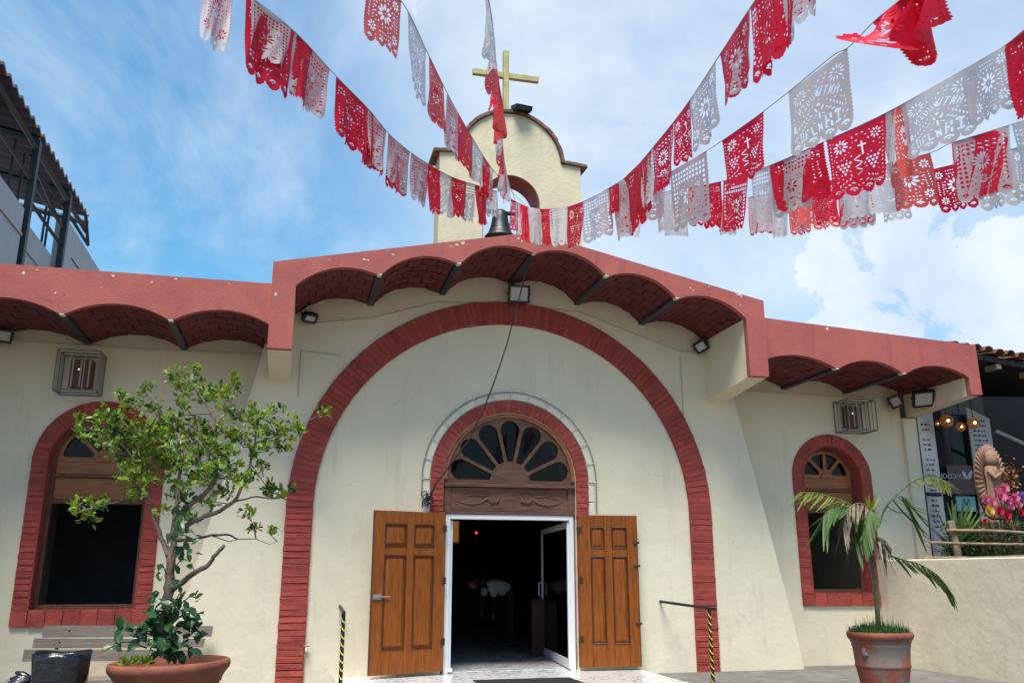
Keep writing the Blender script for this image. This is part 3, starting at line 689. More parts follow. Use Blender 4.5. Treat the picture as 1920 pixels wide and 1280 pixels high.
def wire_cage(c, w, h, d, label):
    t = thing('wire_cage', label, 'cage', (c[0], c[1], c[2]-h/2), 'wire cages above the windows')
    x0, x1, z0, z1 = c[0]-w/2, c[0]+w/2, c[2]-h/2, c[2]+h/2; ya, yb = WY-.01, WY-d
    def bar(name, a, b, r=.012, m='wire'): MB().tube([a, b], r, 5).build(name, m, t)
    for y in (ya, (ya+yb)/2, yb):
        for a, b in (((x0, y, z0), (x1, y, z0)), ((x0, y, z1), (x1, y, z1)), ((x0, y, z0), (x0, y, z1)), ((x1, y, z0), (x1, y, z1))): bar('bar', a, b)
    for x in (x0, x1):
        for z in (z0, z1): bar('bar', (x, ya, z), (x, yb, z))
    for k in range(1, 3): bar('bar', (x0+k*w/3, yb, z0), (x0+k*w/3, yb, z1), .008, 'wire2')
    for x in (x0, x1):
        for k in (1, 2, 3): bar('bar', (x, ya+(yb-ya)*k/4, z0), (x, ya+(yb-ya)*k/4, z1), .007)
    # wall lantern inside
    MB().cbox((c[0]-w*.27, WY-.17, c[2]-h*.34), (c[0]+w*.27, WY-.003, c[2]+h*.36), .01).build('lamp_box', 'wood_frame', t)
    for k in (-1, 0, 1): MB().box((c[0]+k*w*.2-.012, WY-.185, c[2]-h*.34), (c[0]+k*w*.2+.012, WY-.172, c[2]+h*.36)).build('slat', 'wire2', t)
    MB().sphere((c[0]-w*.05, WY-.185, c[2]+.06), .012, 8, 6).build('glint_dot', 'white_glint', t, True)  # reflected glint, put in as a small glowing dot
wire_cage((-6.36, 0, 4.15), .56, .58, .42, 'wire cage with a lantern above the left window')
wire_cage((6.36, 0, 4.05), .56, .54, .42, 'wire cage with a lantern above the right window')

# bell rope: beaded chain from the eaves peak to a hook by the door
ch = thing('bell_chain', 'dark beaded bell chain hanging slack across the arch to a hook', 'chain', (-1.3, -.1, 2.4))
p1 = Vector((-1.31, -.10, 2.42))
cpx = [(1003,455),(986,510),(968,580),(949,650),(927,715),(906,770),(877,828),(847,868),(818,906),(803,938)]
cpt = [at(u, v, -1.46+1.36*i/9) for i, (u, v) in enumerate(cpx)]
pts = [cpt[min(int(k/4), 8)].lerp(cpt[min(int(k/4), 8)+1], (k % 4)/4) for k in range(36)]+[cpt[-1]]
MB().tube(pts, .005, 4).build('cord', 'black', ch)
bead = MB().sphere((0, 0, 0), .015, 6, 4).mesh('bead', 'black', True)
for i in range(150):
    t = i/150*36; k = min(int(t), 35); q = pts[k].lerp(pts[k+1], t-k); link('bead', bead, ch, Matrix.Translation(q))
rr = random.Random(4); hook = MB()
for k in range(9):
    c = p1 + Vector((rr.uniform(-.05, .05), rr.uniform(-.03, .02), rr.uniform(-.13, .09)))
    a0 = rr.uniform(0, 6); hook.tube([c + Vector((.05*math.cos(a0+j*.8), .012*math.sin(j), .05*math.sin(a0+j*.8))) for j in range(7)], .009, 5)
hook.build('tangle', 'black', ch)

# handrails with striped posts
def handrail(wall, tip, post_xy, label):
    t = thing('handrail', label, 'handrail', (post_xy[0], post_xy[1], GZ), 'handrails beside the landing')
    MB().tube([wall, (wall[0], wall[1]-.06, wall[2]), tip], .021, 8).build('rail', 'black', t)
    ztop = wall[2]+(tip[2]-wall[2])*.94
    MB().tube([(post_xy[0], post_xy[1], GZ), (post_xy[0], post_xy[1], ztop)], .026, 10).build('post', 'black', t)
    st = MB(); z = GZ+.05
    while z < ztop-.06:
        n = 12; r0 = .0275; vs = []
        for k in range(n+1):
            a = 2*PI*k/n; zz = z+.045*math.sin(a-.6)
            vs += [(post_xy[0]+r0*math.cos(a), post_xy[1]+r0*math.sin(a), zz), (post_xy[0]+r0*math.cos(a), post_xy[1]+r0*math.sin(a), zz+.022)]
        st.add(vs, [(2*k, 2*k+2, 2*k+3, 2*k+1) for k in range(n)]); z += .098
    st.build('tape_stripes', 'yellow', t)
handrail((2.404, -.01, .93), (2.686, -1.32, .862), (2.62, -1.25), 'handrail with black and yellow post right of the landing')
handrail((-2.513, -.01, .90), (-2.53, -1.32, .868), (-2.53, -1.25), 'handrail with black and yellow post left of the landing')
mt_ = tag(MB().cbox((-.75, -1.70, -.048), (.62, -.92, -.034), .004).build('doormat', 'mat'), 'black doormat on the marble landing', 'doormat')
tap = thing('water_tap', 'small white tap low on the wall beside the left arch leg', 'tap', (-2.93, -.03, .32))
MB().tube([(-2.95, -.002, .34), (-2.95, -.09, .34), (-2.95, -.11, .30)], .016, 8).build('spout', 'white', tap, True)
MB().tube([(-2.99, -.07, .375), (-2.90, -.07, .375)], .009, 6).build('handle', 'wire', tap); 

# ================================================================== inside the church
pw = thing('pew', 'dark wooden pew end seen just inside the door', 'pew', (1.5, 2.6, -.046))
MB().cbox((.95, 2.3, -.046), (2.6, 2.36, .86), .01).build('front_panel', 'pew', pw); MB().cbox((.95, 2.37, .36), (2.6, 2.8, .41), .01).build('seat', 'pew', pw)
MB().cbox((.93, 2.26, .862), (2.62, 2.40, .91), .01).build('top_rail', 'pew', pw)
pw = thing('pew', 'dark wooden pew further inside on the left', 'pew', (-1.6, 4.5, -.046))
MB().cbox((-3.0, 4.5, -.046), (-.5, 4.56, .9), .01).build('backrest', 'pew', pw); MB().cbox((-3.0, 4.57, .36), (-.5, 4.95, .41), .01).build('seat', 'pew', pw)
rl = thing('sanctuary_lamp', 'small red lamp glowing in the dark church', 'lamp', (.29, 4.0, 2.0))
MB().sphere((.286, 4, 2.13), .022, 10, 8).build('bulb', 'red_led', rl, True); MB().tube([(.286, 4, 2.16), (.286, 4, 5.6)], .006, 5).build('cord', 'black', rl)
gl = thing('lit_picture', 'dim golden picture on the wall inside the door', 'picture', (-.12, 4.05, 1.9))
MB().box((-.35, 4.05, 1.95), (-.06, 4.08, 2.35)).build('canvas', 'gold_lit', gl); MB().box((-.39, 4.085, 1.9), (-.02, 4.11, 2.4)).build('frame', 'pew', gl)

def person():
    t = thing('person', 'person in a white shirt bending forward inside the dark church', 'person', (.75, 4.0, -.046))
    def skin(name, chain, edges, m, root):
        me = bpy.data.meshes.new(name); me.from_pydata([c[:3] for c in chain], edges, []); me.materials.append(M[m])
        o = link(name, me, t); md = o.modifiers.new('skin', 'SKIN'); md.use_smooth_shade = True
        for i, c in enumerate(chain):
            v = me.skin_vertices[0].data[i]; v.radius = (c[3], c[3]); v.use_root = (i == root)
        s = o.modifiers.new('sub', 'SUBSURF'); s.levels = 1; s.render_levels = 1; return o
    by = 4.0
    C_ = [(.98, by, .98, .13), (.80, by-.02, 1.10, .12), (.55, by-.04, 1.18, .12), (.40, by-.05, 1.17, .07), (.30, by-.06, 1.16, .055),
          (1.00, by+.09, .90, .10), (.96, by+.10, .48, .075), (1.02, by+.10, .04, .05), (.90, by+.10, .0, .04),
          (1.00, by-.09, .90, .10), (.94, by-.10, .48, .075), (1.00, by-.10, .04, .05), (.88, by-.10, .0, .04),
          (.56, by-.20, 1.14, .065), (.60, by-.24, .90, .05), (.58, by-.26, .70, .04), (.57, by-.26, .62, .035),
          (.52, by+.12, 1.14, .065), (.46, by+.14, .92, .05), (.44, by+.12, .72, .04), (.43, by+.12, .64, .035)]
    E_ = [(0,1),(1,2),(2,3),(3,4),(0,5),(5,6),(6,7),(7,8),(0,9),(9,10),(10,11),(11,12),(2,13),(13,14),(14,15),(15,16),(2,17),(17,18),(18,19),(19,20)]
    skin('body', C_, E_, 'cloth_d', 0)
    S_ = [(.97, by, 1.0, .165), (.80, by-.02, 1.11, .17), (.55, by-.04, 1.18, .17), (.42, by-.05, 1.17, .09),
          (.56, by-.21, 1.13, .095), (.60, by-.25, .90, .078), (.52, by+.13, 1.13, .095), (.46, by+.15, .92, .078)]
    skin('shirt', S_, [(0,1),(1,2),(2,3),(2,4),(4,5),(2,6),(6,7)], 'shirt', 0)
    MB().sphere((.22, by-.07, 1.16), .10, 14, 10, (1.12, .85, 1)).build('head', 'skin', t, True)
    MB().sphere((.235, by-.07, 1.185), .107, 14, 10, (1.08, .88, .95)).build('hair', 'hair', t, True)
    for hx, hy, hz in ((.57, by-.26, .62), (.43, by+.12, .64)):
        hm = MB().sphere((hx, hy, hz-.05), .045, 8, 6, (.55, .9, 1.1))
        for k in range(4): hm.tube([(hx, hy-.03+k*.02, hz-.08), (hx-.005, hy-.035+k*.022, hz-.125), (hx-.012, hy-.04+k*.024, hz-.15+.012*abs(k-1))], [.009, .008, .006], 5)
        hm.tube([(hx, hy-.04, hz-.03), (hx-.01, hy-.075, hz-.07), (hx-.012, hy-.08, hz-.095)], [.011, .009, .007], 5)
        hm.build('hand', 'skin', t, True)
person()

# ================================================================== neighbouring building on the left
nb = thing('steel_framed_building', 'pale panelled building with dark steel frame and corrugated roof behind the church', 'building', (-9.5, 6, GZ))
BX = -8.5
def zy(u, v): p = atx(u, v, BX); return p.y, p.z
for (ya, yb, za, zb, dx) in ((-3.0, 3.72, 7.98, 7.98, 0), (4.05, 6.25, 7.95, 7.95, .12), (6.55, 9.0, 8.92, 8.92, -.02), (9.04, 10.4, 8.92, 8.92, -.02), (10.44, 13.0, 8.92, 8.92, -.03)):
    MB().cbox((BX-.25-dx, ya, GZ), (BX-dx, yb, za), .015).build('wall_panel', 'panel_grey', nb)
    if za < 8.5: MB().box((BX-dx+.001, ya+.02, za-.55), (BX-dx+.03, yb-.02, za-.50)).build('drip_rail', 'panel_grey', nb)
MB().box((BX-.3, 7.2, 7.95), (BX+.002, 8.6, 8.55)).build('window', 'steel', nb)
MB().box((BX-.02, 7.2, 8.22), (BX+.02, 8.6, 8.26)).build('window_bar', 'panel_grey', nb)
MB().box((BX-4, -3, GZ), (BX-.6, 13, 7.5)).build('core', 'panel_grey', nb)
for y in (3.88, 6.42): MB().box((BX-.06, y-.07, GZ), (BX+.06, y+.07, 9.45)).build('post', 'green_steel', nb)
for y in (3.55, 4.15, 5.95, 6.2): MB().box((BX-.3, y-.02, 7.6), (BX-.26, y+.02, 9.3)).build('bar', 'green_steel', nb)
def bar(a, b, r=.05): MB().tube([a, b], r, 4).build('frame_bar', 'green_steel', nb)
bar((BX, -2, 9.28), (BX, 8.2, 9.28), .06); bar((BX, -2, 8.62), (BX, 6.4, 8.62), .04); bar((BX-.02, 3.9, 8.25), (BX-.02, 6.4, 8.25), .045)
for y in (.2, 3.9, 6.4, 8.2): bar((BX-2.9, y, 10.08), (BX+.02, y, 9.50), .07)
bar((BX-.1, 6.4, 9.2), (BX+.05, 8.35, 9.0), .045); bar((BX+.05, 8.35, 9.0), (BX+.05, 7.8, 9.55), .04); bar((BX-.1, 3.9, 9.15), (BX-.1, 6.4, 8.75), .04)
bar((BX, 10.2, 8.85), (BX+.35, 12.0, 8.5), .05)
bar((BX, 3.9, 8.9), (BX+.2, 5.0, 8.75), .03)
# corrugated sheet, ridges running across the eaves edge
cv = []; cf = []; n = 150; y0_, y1_ = -3.0, 8.05
for i in range(n+1):
    y = y0_+(y1_-y0_)*i/n; h = .045*math.cos(2*PI*i/5.0)
    for (x, z) in ((BX+.05, 9.58), (BX+.05, 9.62), (BX-2.9, 10.22), (BX-2.9, 10.18)): cv.append((x, y, z+h))
for i in range(n):
    for k in range(4): cf.append((i*4+k, i*4+(k+1) % 4, i*4+4+(k+1) % 4, i*4+4+k))
cm = MB(); cm.add(cv, cf); cm.build('corrugated_roof', 'corr', nb)
ce = MB()
for i in range(n):
    a, b = cv[i*4], cv[i*4+4]; c, d = cv[i*4+5], cv[i*4+1]
    e = .012; ce.add([(q[0]+e, q[1], q[2]+dz) for q, dz in ((a, -.006), (b, -.006), (c, .012), (d, .012))], [(0, 1, 2, 3)]); ce.add([(q[0]+x, q[1], q[2]+.012) for q, x in ((d, e), (c, e), (c, -.25), (d, -.25))], [(0, 1, 2, 3)])
ce.build('sheet_edge', 'corr_top', nb)
MB().box((BX-1.4, -2, 9.05), (BX-.7, 3.2, 9.55)).build('board', 'rust', nb)

# ================================================================== planter wall, garden and shop on the right
PX = 6.62
pl = thing('planter_wall', 'plain cream retaining wall running forward from the right window', 'wall', (PX+.1, -2, TZ))
MB().cbox((PX, -5.5, GZ-.05), (PX+.22, WY-.003, 1.575), .015).build('wall', 'wall', pl)
sg = struct('raised_garden', MB().box((PX+.223, -5.5, GZ-.05), (14, WY+.0, 1.50)).box((7.75, WY+.003, GZ-.05), (14, 6, 1.50)), 'soil')

# rustic pole fence along the edge of the garden
fn = thing('pole_fence', 'rustic fence of weathered poles in front of the shop', 'fence', (7.6, -.6, 1.5))
FY = -.7
def fpt(u, v, dy=0): return at(u, v, FY+dy)
def pole(name, pts, r, m='bamboo'):
    q = [Vector(p) for p in pts]; path = []
    for i in range(len(q)-1):
        for k in range(6): path.append(q[i].lerp(q[i+1], k/6) + Vector((0, random.uniform(-.006, .006), random.uniform(-.006, .006))))
    path.append(q[-1]); MB().tube(path, [r*random.uniform(.88, 1.12) for _ in path], 8).build(name, m, fn, True)
pole('rail', [fpt(1776, 994), fpt(1850, 994), fpt(1960, 1001)], .028)
pole('rail', [fpt(1745, 1017, -.06), fpt(1850, 1019, -.06), fpt(1960, 1022, -.06)], .024)
pole('rail', [fpt(1732, 1046, -.02), fpt(1850, 1046, -.02), fpt(1960, 1042, -.02)], .03)
a, b = fpt(1783, 978, .05), fpt(1797, 1046, .05)
MB().cbox((a.x-.06, FY+.03, 1.45), (a.x+.06, FY+.09, a.z+.02), .01, Matrix.Translation(a) @ Matrix.Rotation(-.12, 4, 'Y') @ Matrix.Translation(-a)).build('post', 'bamboo', fn)
a = fpt(1950, 985); MB().cbox((a.x-.06, FY+.03, 1.45), (a.x+.06, FY+.09, a.z), .01).build('post', 'bamboo', fn)

def blade(mb, base, tip, w, bend=(0, 0, 0), n=4, cup=.25):
    base, tip = Vector(base), Vector(tip); d = tip-base; up = Vector((0, 0, 1)); s = d.cross(up); s = s.normalized() if s.length > 1e-5 else Vector((1, 0, 0)); nn = s.cross(d).normalized()
    vs = []; fs = []
    for i in range(n+1):
        t = i/n; c = base + d*t + Vector(bend)*math.sin(PI*.5*t)*t; ww = w*(math.sin(PI*min(.97, .12+.88*t))**.7 if t > 0 else .45)*.5
        vs += [c - s*ww + nn*ww*cup, c, c + s*ww + nn*ww*cup]
    for i in range(n): fs += [(3*i, 3*i+1, 3*i+4, 3*i+3), (3*i+1, 3*i+2, 3*i+5, 3*i+4)]
    mb.add(vs, fs)
# yucca
yu = thing('yucca_plant', 'spiky yucca with stiff green leaves behind the pole fence', 'plant', tuple(at(1790, 1047, -.45)))
yb = at(1795, 1040, -.45)
tips = [(1728,978),(1718,1000),(1722,1013),(1740,962),(1752,950),(1735,1033),(1745,1040),(1770,955),(1776,945),(1792,948),(1810,945),(1806,940),(1828,950),(1835,960),(1850,955),(1855,985),(1862,1000),(1858,1015),(1865,1030),(1760,965),(1724,1024),(1750,1000),(1785,940),(1820,940),(1842,972),(1800,960)]
for k, (u, v) in enumerate(tips):
    mb = MB(); tp = at(u, v, -.45+random.uniform(-.35, .35)); dark = u < 1765 or v > 1000
    blade(mb, yb+Vector((random.uniform(-.05, .05), random.uniform(-.05, .05), random.uniform(-.02, .12))), tp, .035 if dark else .075, (0, 0, .03), 4, .35)
    mb.build('leaf', 'leaf3' if dark else ('palm' if k % 3 else 'palm_y'), yu)

# statue: robed figure in a rayed oval
def statue():
    c = at(1852, 965, -.15); t = thing('carved_statue', 'pink stone carving of a robed figure within an oval of rays', 'statue', (c.x, -.15, 1.5))
    cx, cz, y = at(1857, 905, -.15).x, at(1857, 905, -.15).z, -.15; rx, rz = .40, .66
    mb = MB().lathe([(.01, -.05), (.8, -.05), (1, -.02), (1, .02), (.62, .05), (.6, .02), (.01, .02)], 40, (0, 0, 0)); th = R(12)
    rotm = Matrix.Translation((cx, y, cz)) @ Matrix.Rotation(th, 4, 'Z')
    mb.v = [rotm @ Vector((q[0]*rx, -q[2]*1.0, q[1]*rz)) for q in mb.v]; mb.build('oval_back', 'stone_pink', t, True)
    ray_ = MB(); n = 44
    for i in range(n):
        a = 2*PI*i/n; p0 = Vector((rx*.62*math.cos(a), -.045, rz*.62*math.sin(a))); p1 = Vector((rx*1.03*math.cos(a), -.035, rz*1.03*math.sin(a)))
        ray_.tube([rotm @ p0, rotm @ p1], [.014, .024], 6)
    r = ray_.build('rays', 'stone_pink', t, True); r['kind'] = 'stuff'
    rb = MB()  # robe: elliptical lathe, folds by angle
    prof = [(.17, -.62), (.20, -.5), (.185, -.25), (.17, 0), (.185, .15), (.165, .27), (.09, .33), (.06, .36)]
    vs = []; fs = []; N_ = 28
    for r_, z in prof:
        for k in range(N_):
            a = 2*PI*k/N_; rr_ = r_*(1+.06*math.sin(a*9)*(1 if z < .2 else .2)); vs.append(rotm @ Vector((rr_*math.cos(a), -.07+.62*rr_*math.sin(a), z)))
    for i in range(len(prof)-1):
        for k in range(N_): fs.append((i*N_+k, i*N_+(k+1) % N_, (i+1)*N_+(k+1) % N_, (i+1)*N_+k))
    rb.add(vs, fs); rb.build('robe', 'stone_pink', t, True)
    hd = MB().sphere(rotm @ Vector((.0, -.10, .44)), .075, 14, 10, (.85, 1, 1.2)); hd.sphere(rotm @ Vector((0, -.175, .43)), .014, 6, 5, (1, 1, 1.8)); hd.build('head', 'stone_pink', t, True)
    vl = MB().lathe([(.15, -.12), (.13, .0), (.115, .06), (.08, .11), (.02, .13)], 20); vl.v = [rotm @ (Vector((q[0], q[1]*.8-.07, q[2]+.43))) for q in vl.v if True]
    vl.build('veil', 'stone_pink', t, True)
    hn = MB()
    for s_ in (-1, 1):
        hn.tube([rotm @ Vector(q) for q in ((s_*.15, -.12, .2), (s_*.14, -.2, .06), (s_*.02, -.25, .16))], [.05, .05, .03], 8)
        for k in range(4): hn.tube([rotm @ Vector((s_*.012, -.24-.012*k, .15)), rotm @ Vector((s_*.006, -.235-.010*k, .24-.01*k))], .009, 5)
    hn.build('praying_hands', 'stone_pink', t, True)
    MB().cbox((cx-.3, y-.22, 1.5), (cx+.3, y+.15, cz-.66), .02).build('plinth', 'stone_pink', t)
statue()

# flowers in front of the statue
def rose(t, c, r, m):
    mb = MB(); rr = random.Random(hash((round(c.x, 3), round(c.z, 3))) & 0xffff)
    for ring, (n, k, tilt) in enumerate(((3, .35, 1.2), (5, .62, .8), (7, .95, .35))):
        for i in range(n):
            a = 2*PI*i/n + ring*.5 + rr.uniform(-.2, .2); d = Vector((math.cos(a), -.35, math.sin(a))).normalized(); s = Vector((-math.sin(a), 0, math.cos(a)))
            o = c + d*r*k*.35; tip = c + d*r*k + Vector((0, -r*tilt*.6, 0)); w = r*.5
            mb.add([o - s*w*.5, o + s*w*.5, tip + s*w*.75, (tip + d*r*.12), tip - s*w*.75, (o+tip)/2 + Vector((0, .03*r, 0))], [(0, 1, 5), (1, 2, 5), (2, 3, 5), (3, 4, 5), (4, 0, 5)])
    mb.build('bloom', m, t, True, False)
def bouquet():
    c0 = at(1880, 975, -.5); t = thing('flower_bouquet', 'bunch of pink, red and yellow roses at the foot of the statue', 'flowers', (c0.x, -.5, 1.5))
    spec = [(1846,936,.06,'rose'),(1858,941,.055,'rose'),(1873,930,.075,'rose'),(1880,915,.07,'rose'),(1887,940,.075,'rose'),(1900,933,.065,'rose'),(1893,950,.05,'rose'),(1907,945,.055,'rose'),(1852,957,.07,'rose_y'),(1871,958,.06,'rose_r'),(1886,966,.06,'rose_r'),(1845,977,.035,'rose_r'),(1915,930,.06,'rose_v'),(1922,938,.06,'rose_v'),(1866,922,.05,'rose'),(1912,960,.05,'rose_r'),(1880,930,.05,'rose')]
    st = MB(); lf = MB()
    for u, v, r, m in spec:
        c = at(u, v, -.55+random.uniform(-.12, .06)); rose(t, c, r*1.4, m); b = Vector((c0.x+random.uniform(-.2, .2), -.45, 1.52)); st.tube([b, b.lerp(c, .6)+Vector((0, 0, .04)), c], .006, 4)
        for k in range(4): q = b.lerp(c, random.uniform(.4, .95)); blade(lf, q, q+Vector((random.uniform(-.1, .1), random.uniform(-.08, .02), random.uniform(-.05, .08))), .045, (0, 0, 0), 2)
    st.build('stems', 'leaf3', t)['kind'] = 'stuff'; f = lf.build('foliage', 'palm', t); f['kind'] = 'stuff'
    dr = MB()
    for k in range(260):
        u, v = random.gauss(1893, 9), random.gauss(902, 17); p = at(u, v, -.32+random.uniform(-.1, .1)); blade(dr, p, p+Vector((random.uniform(-.06, .06), random.uniform(-.05, .05), random.uniform(-.06, .06))), .055, (0, 0, 0), 2)
    d = dr.build('dry_sprays', 'dry_flower', t); d['kind'] = 'stuff'
bouquet()
gc = MB()
for k in range(1900):
    u, v = random.uniform(1765, 1965), random.uniform(980, 1046); p = at(u, v, random.uniform(-.62, .1))
    blade(gc, p, p+Vector((random.uniform(-.08, .08), random.uniform(-.1, .02), random.uniform(-.04, .09))), .04, (0, 0, -.02), 2)
tag(gc.build('ground_cover', 'palm'), 'low leafy ground cover behind the pole fence', 'plants', kind='stuff')

# shop: dark room under a tiled roof, printed panels, glass with signs, hanging lamps
sh = thing('garden_shop', 'dark open shop under an old tiled roof beside the church', 'shop', (10, 3, 1.5))
SY = .95
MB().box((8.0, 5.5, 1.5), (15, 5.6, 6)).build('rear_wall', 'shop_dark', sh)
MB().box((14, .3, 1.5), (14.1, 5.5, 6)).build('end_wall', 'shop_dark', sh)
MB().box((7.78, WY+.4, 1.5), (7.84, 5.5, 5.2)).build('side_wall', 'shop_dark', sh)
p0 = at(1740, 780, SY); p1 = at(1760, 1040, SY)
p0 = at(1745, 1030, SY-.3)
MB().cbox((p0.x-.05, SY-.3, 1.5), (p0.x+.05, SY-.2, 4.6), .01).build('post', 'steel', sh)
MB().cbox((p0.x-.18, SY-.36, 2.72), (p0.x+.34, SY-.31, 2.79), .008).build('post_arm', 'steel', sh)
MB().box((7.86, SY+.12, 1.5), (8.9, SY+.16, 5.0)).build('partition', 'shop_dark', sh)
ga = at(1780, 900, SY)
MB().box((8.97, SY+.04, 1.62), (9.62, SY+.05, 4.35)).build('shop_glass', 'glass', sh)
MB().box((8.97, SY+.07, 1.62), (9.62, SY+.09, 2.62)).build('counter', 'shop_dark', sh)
# roof: tilted deck with rows of barrel tiles at the eaves
ra, rb_ = Vector((7.82, -.55, 5.22)), Vector((12.5, -.95, 4.55))
dk = MB(); back = Vector((0, 6.5, 1.3))
dk.add([ra, rb_, rb_+back, ra+back]+[q+Vector((0, 0, -.1)) for q in (ra, rb_, rb_+back, ra+back)], [(0, 1, 2, 3), (7, 6, 5, 4), (0, 4, 5, 1), (1, 5, 6, 2), (2, 6, 7, 3), (3, 7, 4, 0)]); dk.build('roof_deck', 'shop_dark', sh)
tm = MB(); n = 8
tv = []
for j, (yy, rr_) in enumerate(((0, .10), (.46, .085))):
    for i in range(n+1): a = PI*i/n; tv.append((rr_*math.cos(a), yy, rr_*math.sin(a)+.0)); 
    for i in range(n+1): a = PI*i/n; tv.append(((rr_-.016)*math.cos(a), yy, (rr_-.016)*math.sin(a)))
m_ = 2*(n+1); tf = [(i, i+1, m_+i+1, m_+i) for i in range(n)] + [(n+1+i, m_+n+1+i, m_+n+2+i, n+2+i) for i in range(n)] + [(i, n+1+i, n+2+i, i+1) for i in range(n)]
tm.add(tv, tf); tmesh = tm.mesh('roof_tile', 'roof_tile', True)
for row in range(3):
    for i in range(22):
        t_ = (i+.5)/22; q = ra.lerp(rb_, t_) + back.normalized()*(row*.40-.10) + Vector((0, 0, .05+random.uniform(-.015, .02)))
        link('tile', tmesh, sh, Matrix.Translation(q) @ Matrix.Rotation(R(11+random.uniform(-4, 4)), 4, 'X') @ Matrix.Rotation(R(random.uniform(-6, 6)+8), 4, 'Y') @ Matrix.Rotation(R(random.uniform(-5, 5)), 4, 'Z'))
for i in range(7): q = ra.lerp(rb_, (i+.5)/7)+Vector((0, 0, -.17)); MB().box((q.x-.05, q.y+.02, q.z-.03), (q.x+.05, q.y+.3, q.z+.06)).build('rafter', 'bamboo', sh)
b0, b1 = at(1868, 808, .2), at(1930, 836, .2); MB().tube([b0, b1], .035, 6).build('tie_beam', 'wire2', sh)

def panel(u0, u1, vt, vb, Y, label, shear_top=None):
    a = at(u0, vb, Y); b = at(u1, vb, Y); zt = at((u0+u1)/2, vt, Y).z
    t = thing('printed_panel', label, 'sign', (a.x, Y, 1.5), 'printed panels beside the shop')
    top = zt if shear_top is None else shear_top
    MB().prism([[(a.x, 1.5), (b.x, 1.5), (b.x, top), (a.x, zt)]], Y, Y+.03).build('board', 'paper', t)
    ink = MB(); z = zt-.28; w = b.x-a.x; rr = random.Random(int(u0))
    while z > 2.15:
        x = a.x+.06+rr.uniform(0, .05); xe = b.x-.05-rr.uniform(0, .08)
        if rr.random() < .1: x += w*.25; xe -= w*.25
        while x < xe:
            l = rr.uniform(.03, .10); l = min(l, xe-x)
            if l > .015:
                nl = max(1, int(l/.014))   # rows of tiny strokes: text too small to read
                for k in range(nl):
                    hx = x+k*.014; ink.box((hx, Y-.004, z+rr.uniform(-.004, .0)), (hx+.010, Y-.001, z+rr.choice((.026, .03, .042))))
            x += l+.016
        z -= .095
    o = ink.build('print', 'ink', t); o['kind'] = 'stuff'
panel(1751, 1782, 772, 1045, SY-.1, 'tall white panel of printed text beside the church corner')
panel(1850, 1892, 766, 1045, SY-.06, 'white panel of printed text behind the statue', at(1863, 785, SY-.06).z)
# glass signs
s1 = thing('glass_sign', 'brown sign with mirrored white lettering and butterfly on the shop glass', 'sign', (9.3, SY, 2.3))
g0, g1 = at(1781, 925, SY-.02), at(1838, 873, SY-.02)
MB().box((g0.x, SY-.02, g0.z), (g1.x, SY-.005, g1.z)).build('plate', 'brownsign', s1)
tme = text_mesh('MEXICOOL', .13, 'lettering', 'whiteprint'); tp = at(1790, 893, SY-.03)
link('lettering', tme, s1, Matrix.Translation((tp.x, SY-.026, tp.z)) @ Matrix.Rotation(R(90), 4, 'X') @ Matrix.Scale(-1, 4, (1, 0, 0)))
bp2 = at(1814, 889, SY-.03); wing = [(0, -.09), (.03, -.02), (.035, .03), (.13, .11), (.14, .02), (.10, -.05), (.06, -.10), (.0, -.11)]
for s_ in (-1, 1): MB().prism([[(bp2.x+s_*(x+.004)*.8, bp2.z+z*.8) for x, z in wing]], SY-.03, SY-.022).build('butterfly_wing', 'whiteprint', s1)
s2 = thing('teal_sign', 'teal square sign with dark emblem low in the shop window', 'sign', (9.4, SY-.2, 1.8))
g0, g1 = at(1796, 958, SY-.2), at(1828, 931, SY-.2); MB().cbox((g0.x, SY-.2, g0.z), (g1.x, SY-.18, g1.z), .004).build('plate', 'teal', s2)
ec = at(1813, 941, SY-.21); MB().prism([[(ec.x+x, ec.z+z) for x, z in ((-.07, .06), (-.03, .07), (-.02, 0), (.02, 0), (.03, .07), (.07, .06), (.05, -.05), (.02, -.03), (.0, -.07), (-.02, -.03), (-.05, -.05))]], SY-.206, SY-.201).build('emblem', 'teal_d', s2)
# hanging lamps
for (u, v, r, lab) in ((1775, 789, .115, 'large amber globe lamp lit by the printed panel'), (1801, 800, .085, 'dimmer middle amber globe lamp'), (1825, 793, .105, 'amber globe lamp in front of the second printed panel'), (1758, 794, .045, 'small lit bulb nearest the church corner')):
    c = at(u, v, SY-.45); t = thing('pendant_lamp', lab, 'lamp', tuple(c), 'lit lamps hanging in the shop')
    bm = bmesh.new(); bmesh.ops.create_icosphere(bm, subdivisions=3, radius=r); es = [(e.verts[0].co.copy()+c, e.verts[1].co.copy()+c) for e in bm.edges]; bm.free()
    w_ = MB()
    for e0, e1 in es:
        if random.random() < .55: w_.tube([e0, e1], r*.05, 3, False)
    w_.build('lattice_shell', 'lamp_amber', t)
    MB().sphere(c + Vector((.15*r, -.2*r, .05*r)), r*.24, 10, 8).build('bulb', 'lamp_glow', t, True)
    MB().tube([c+Vector((0, 0, r)), c+Vector((0, 0, 1.0))], .008, 5).build('cord', 'black', t)

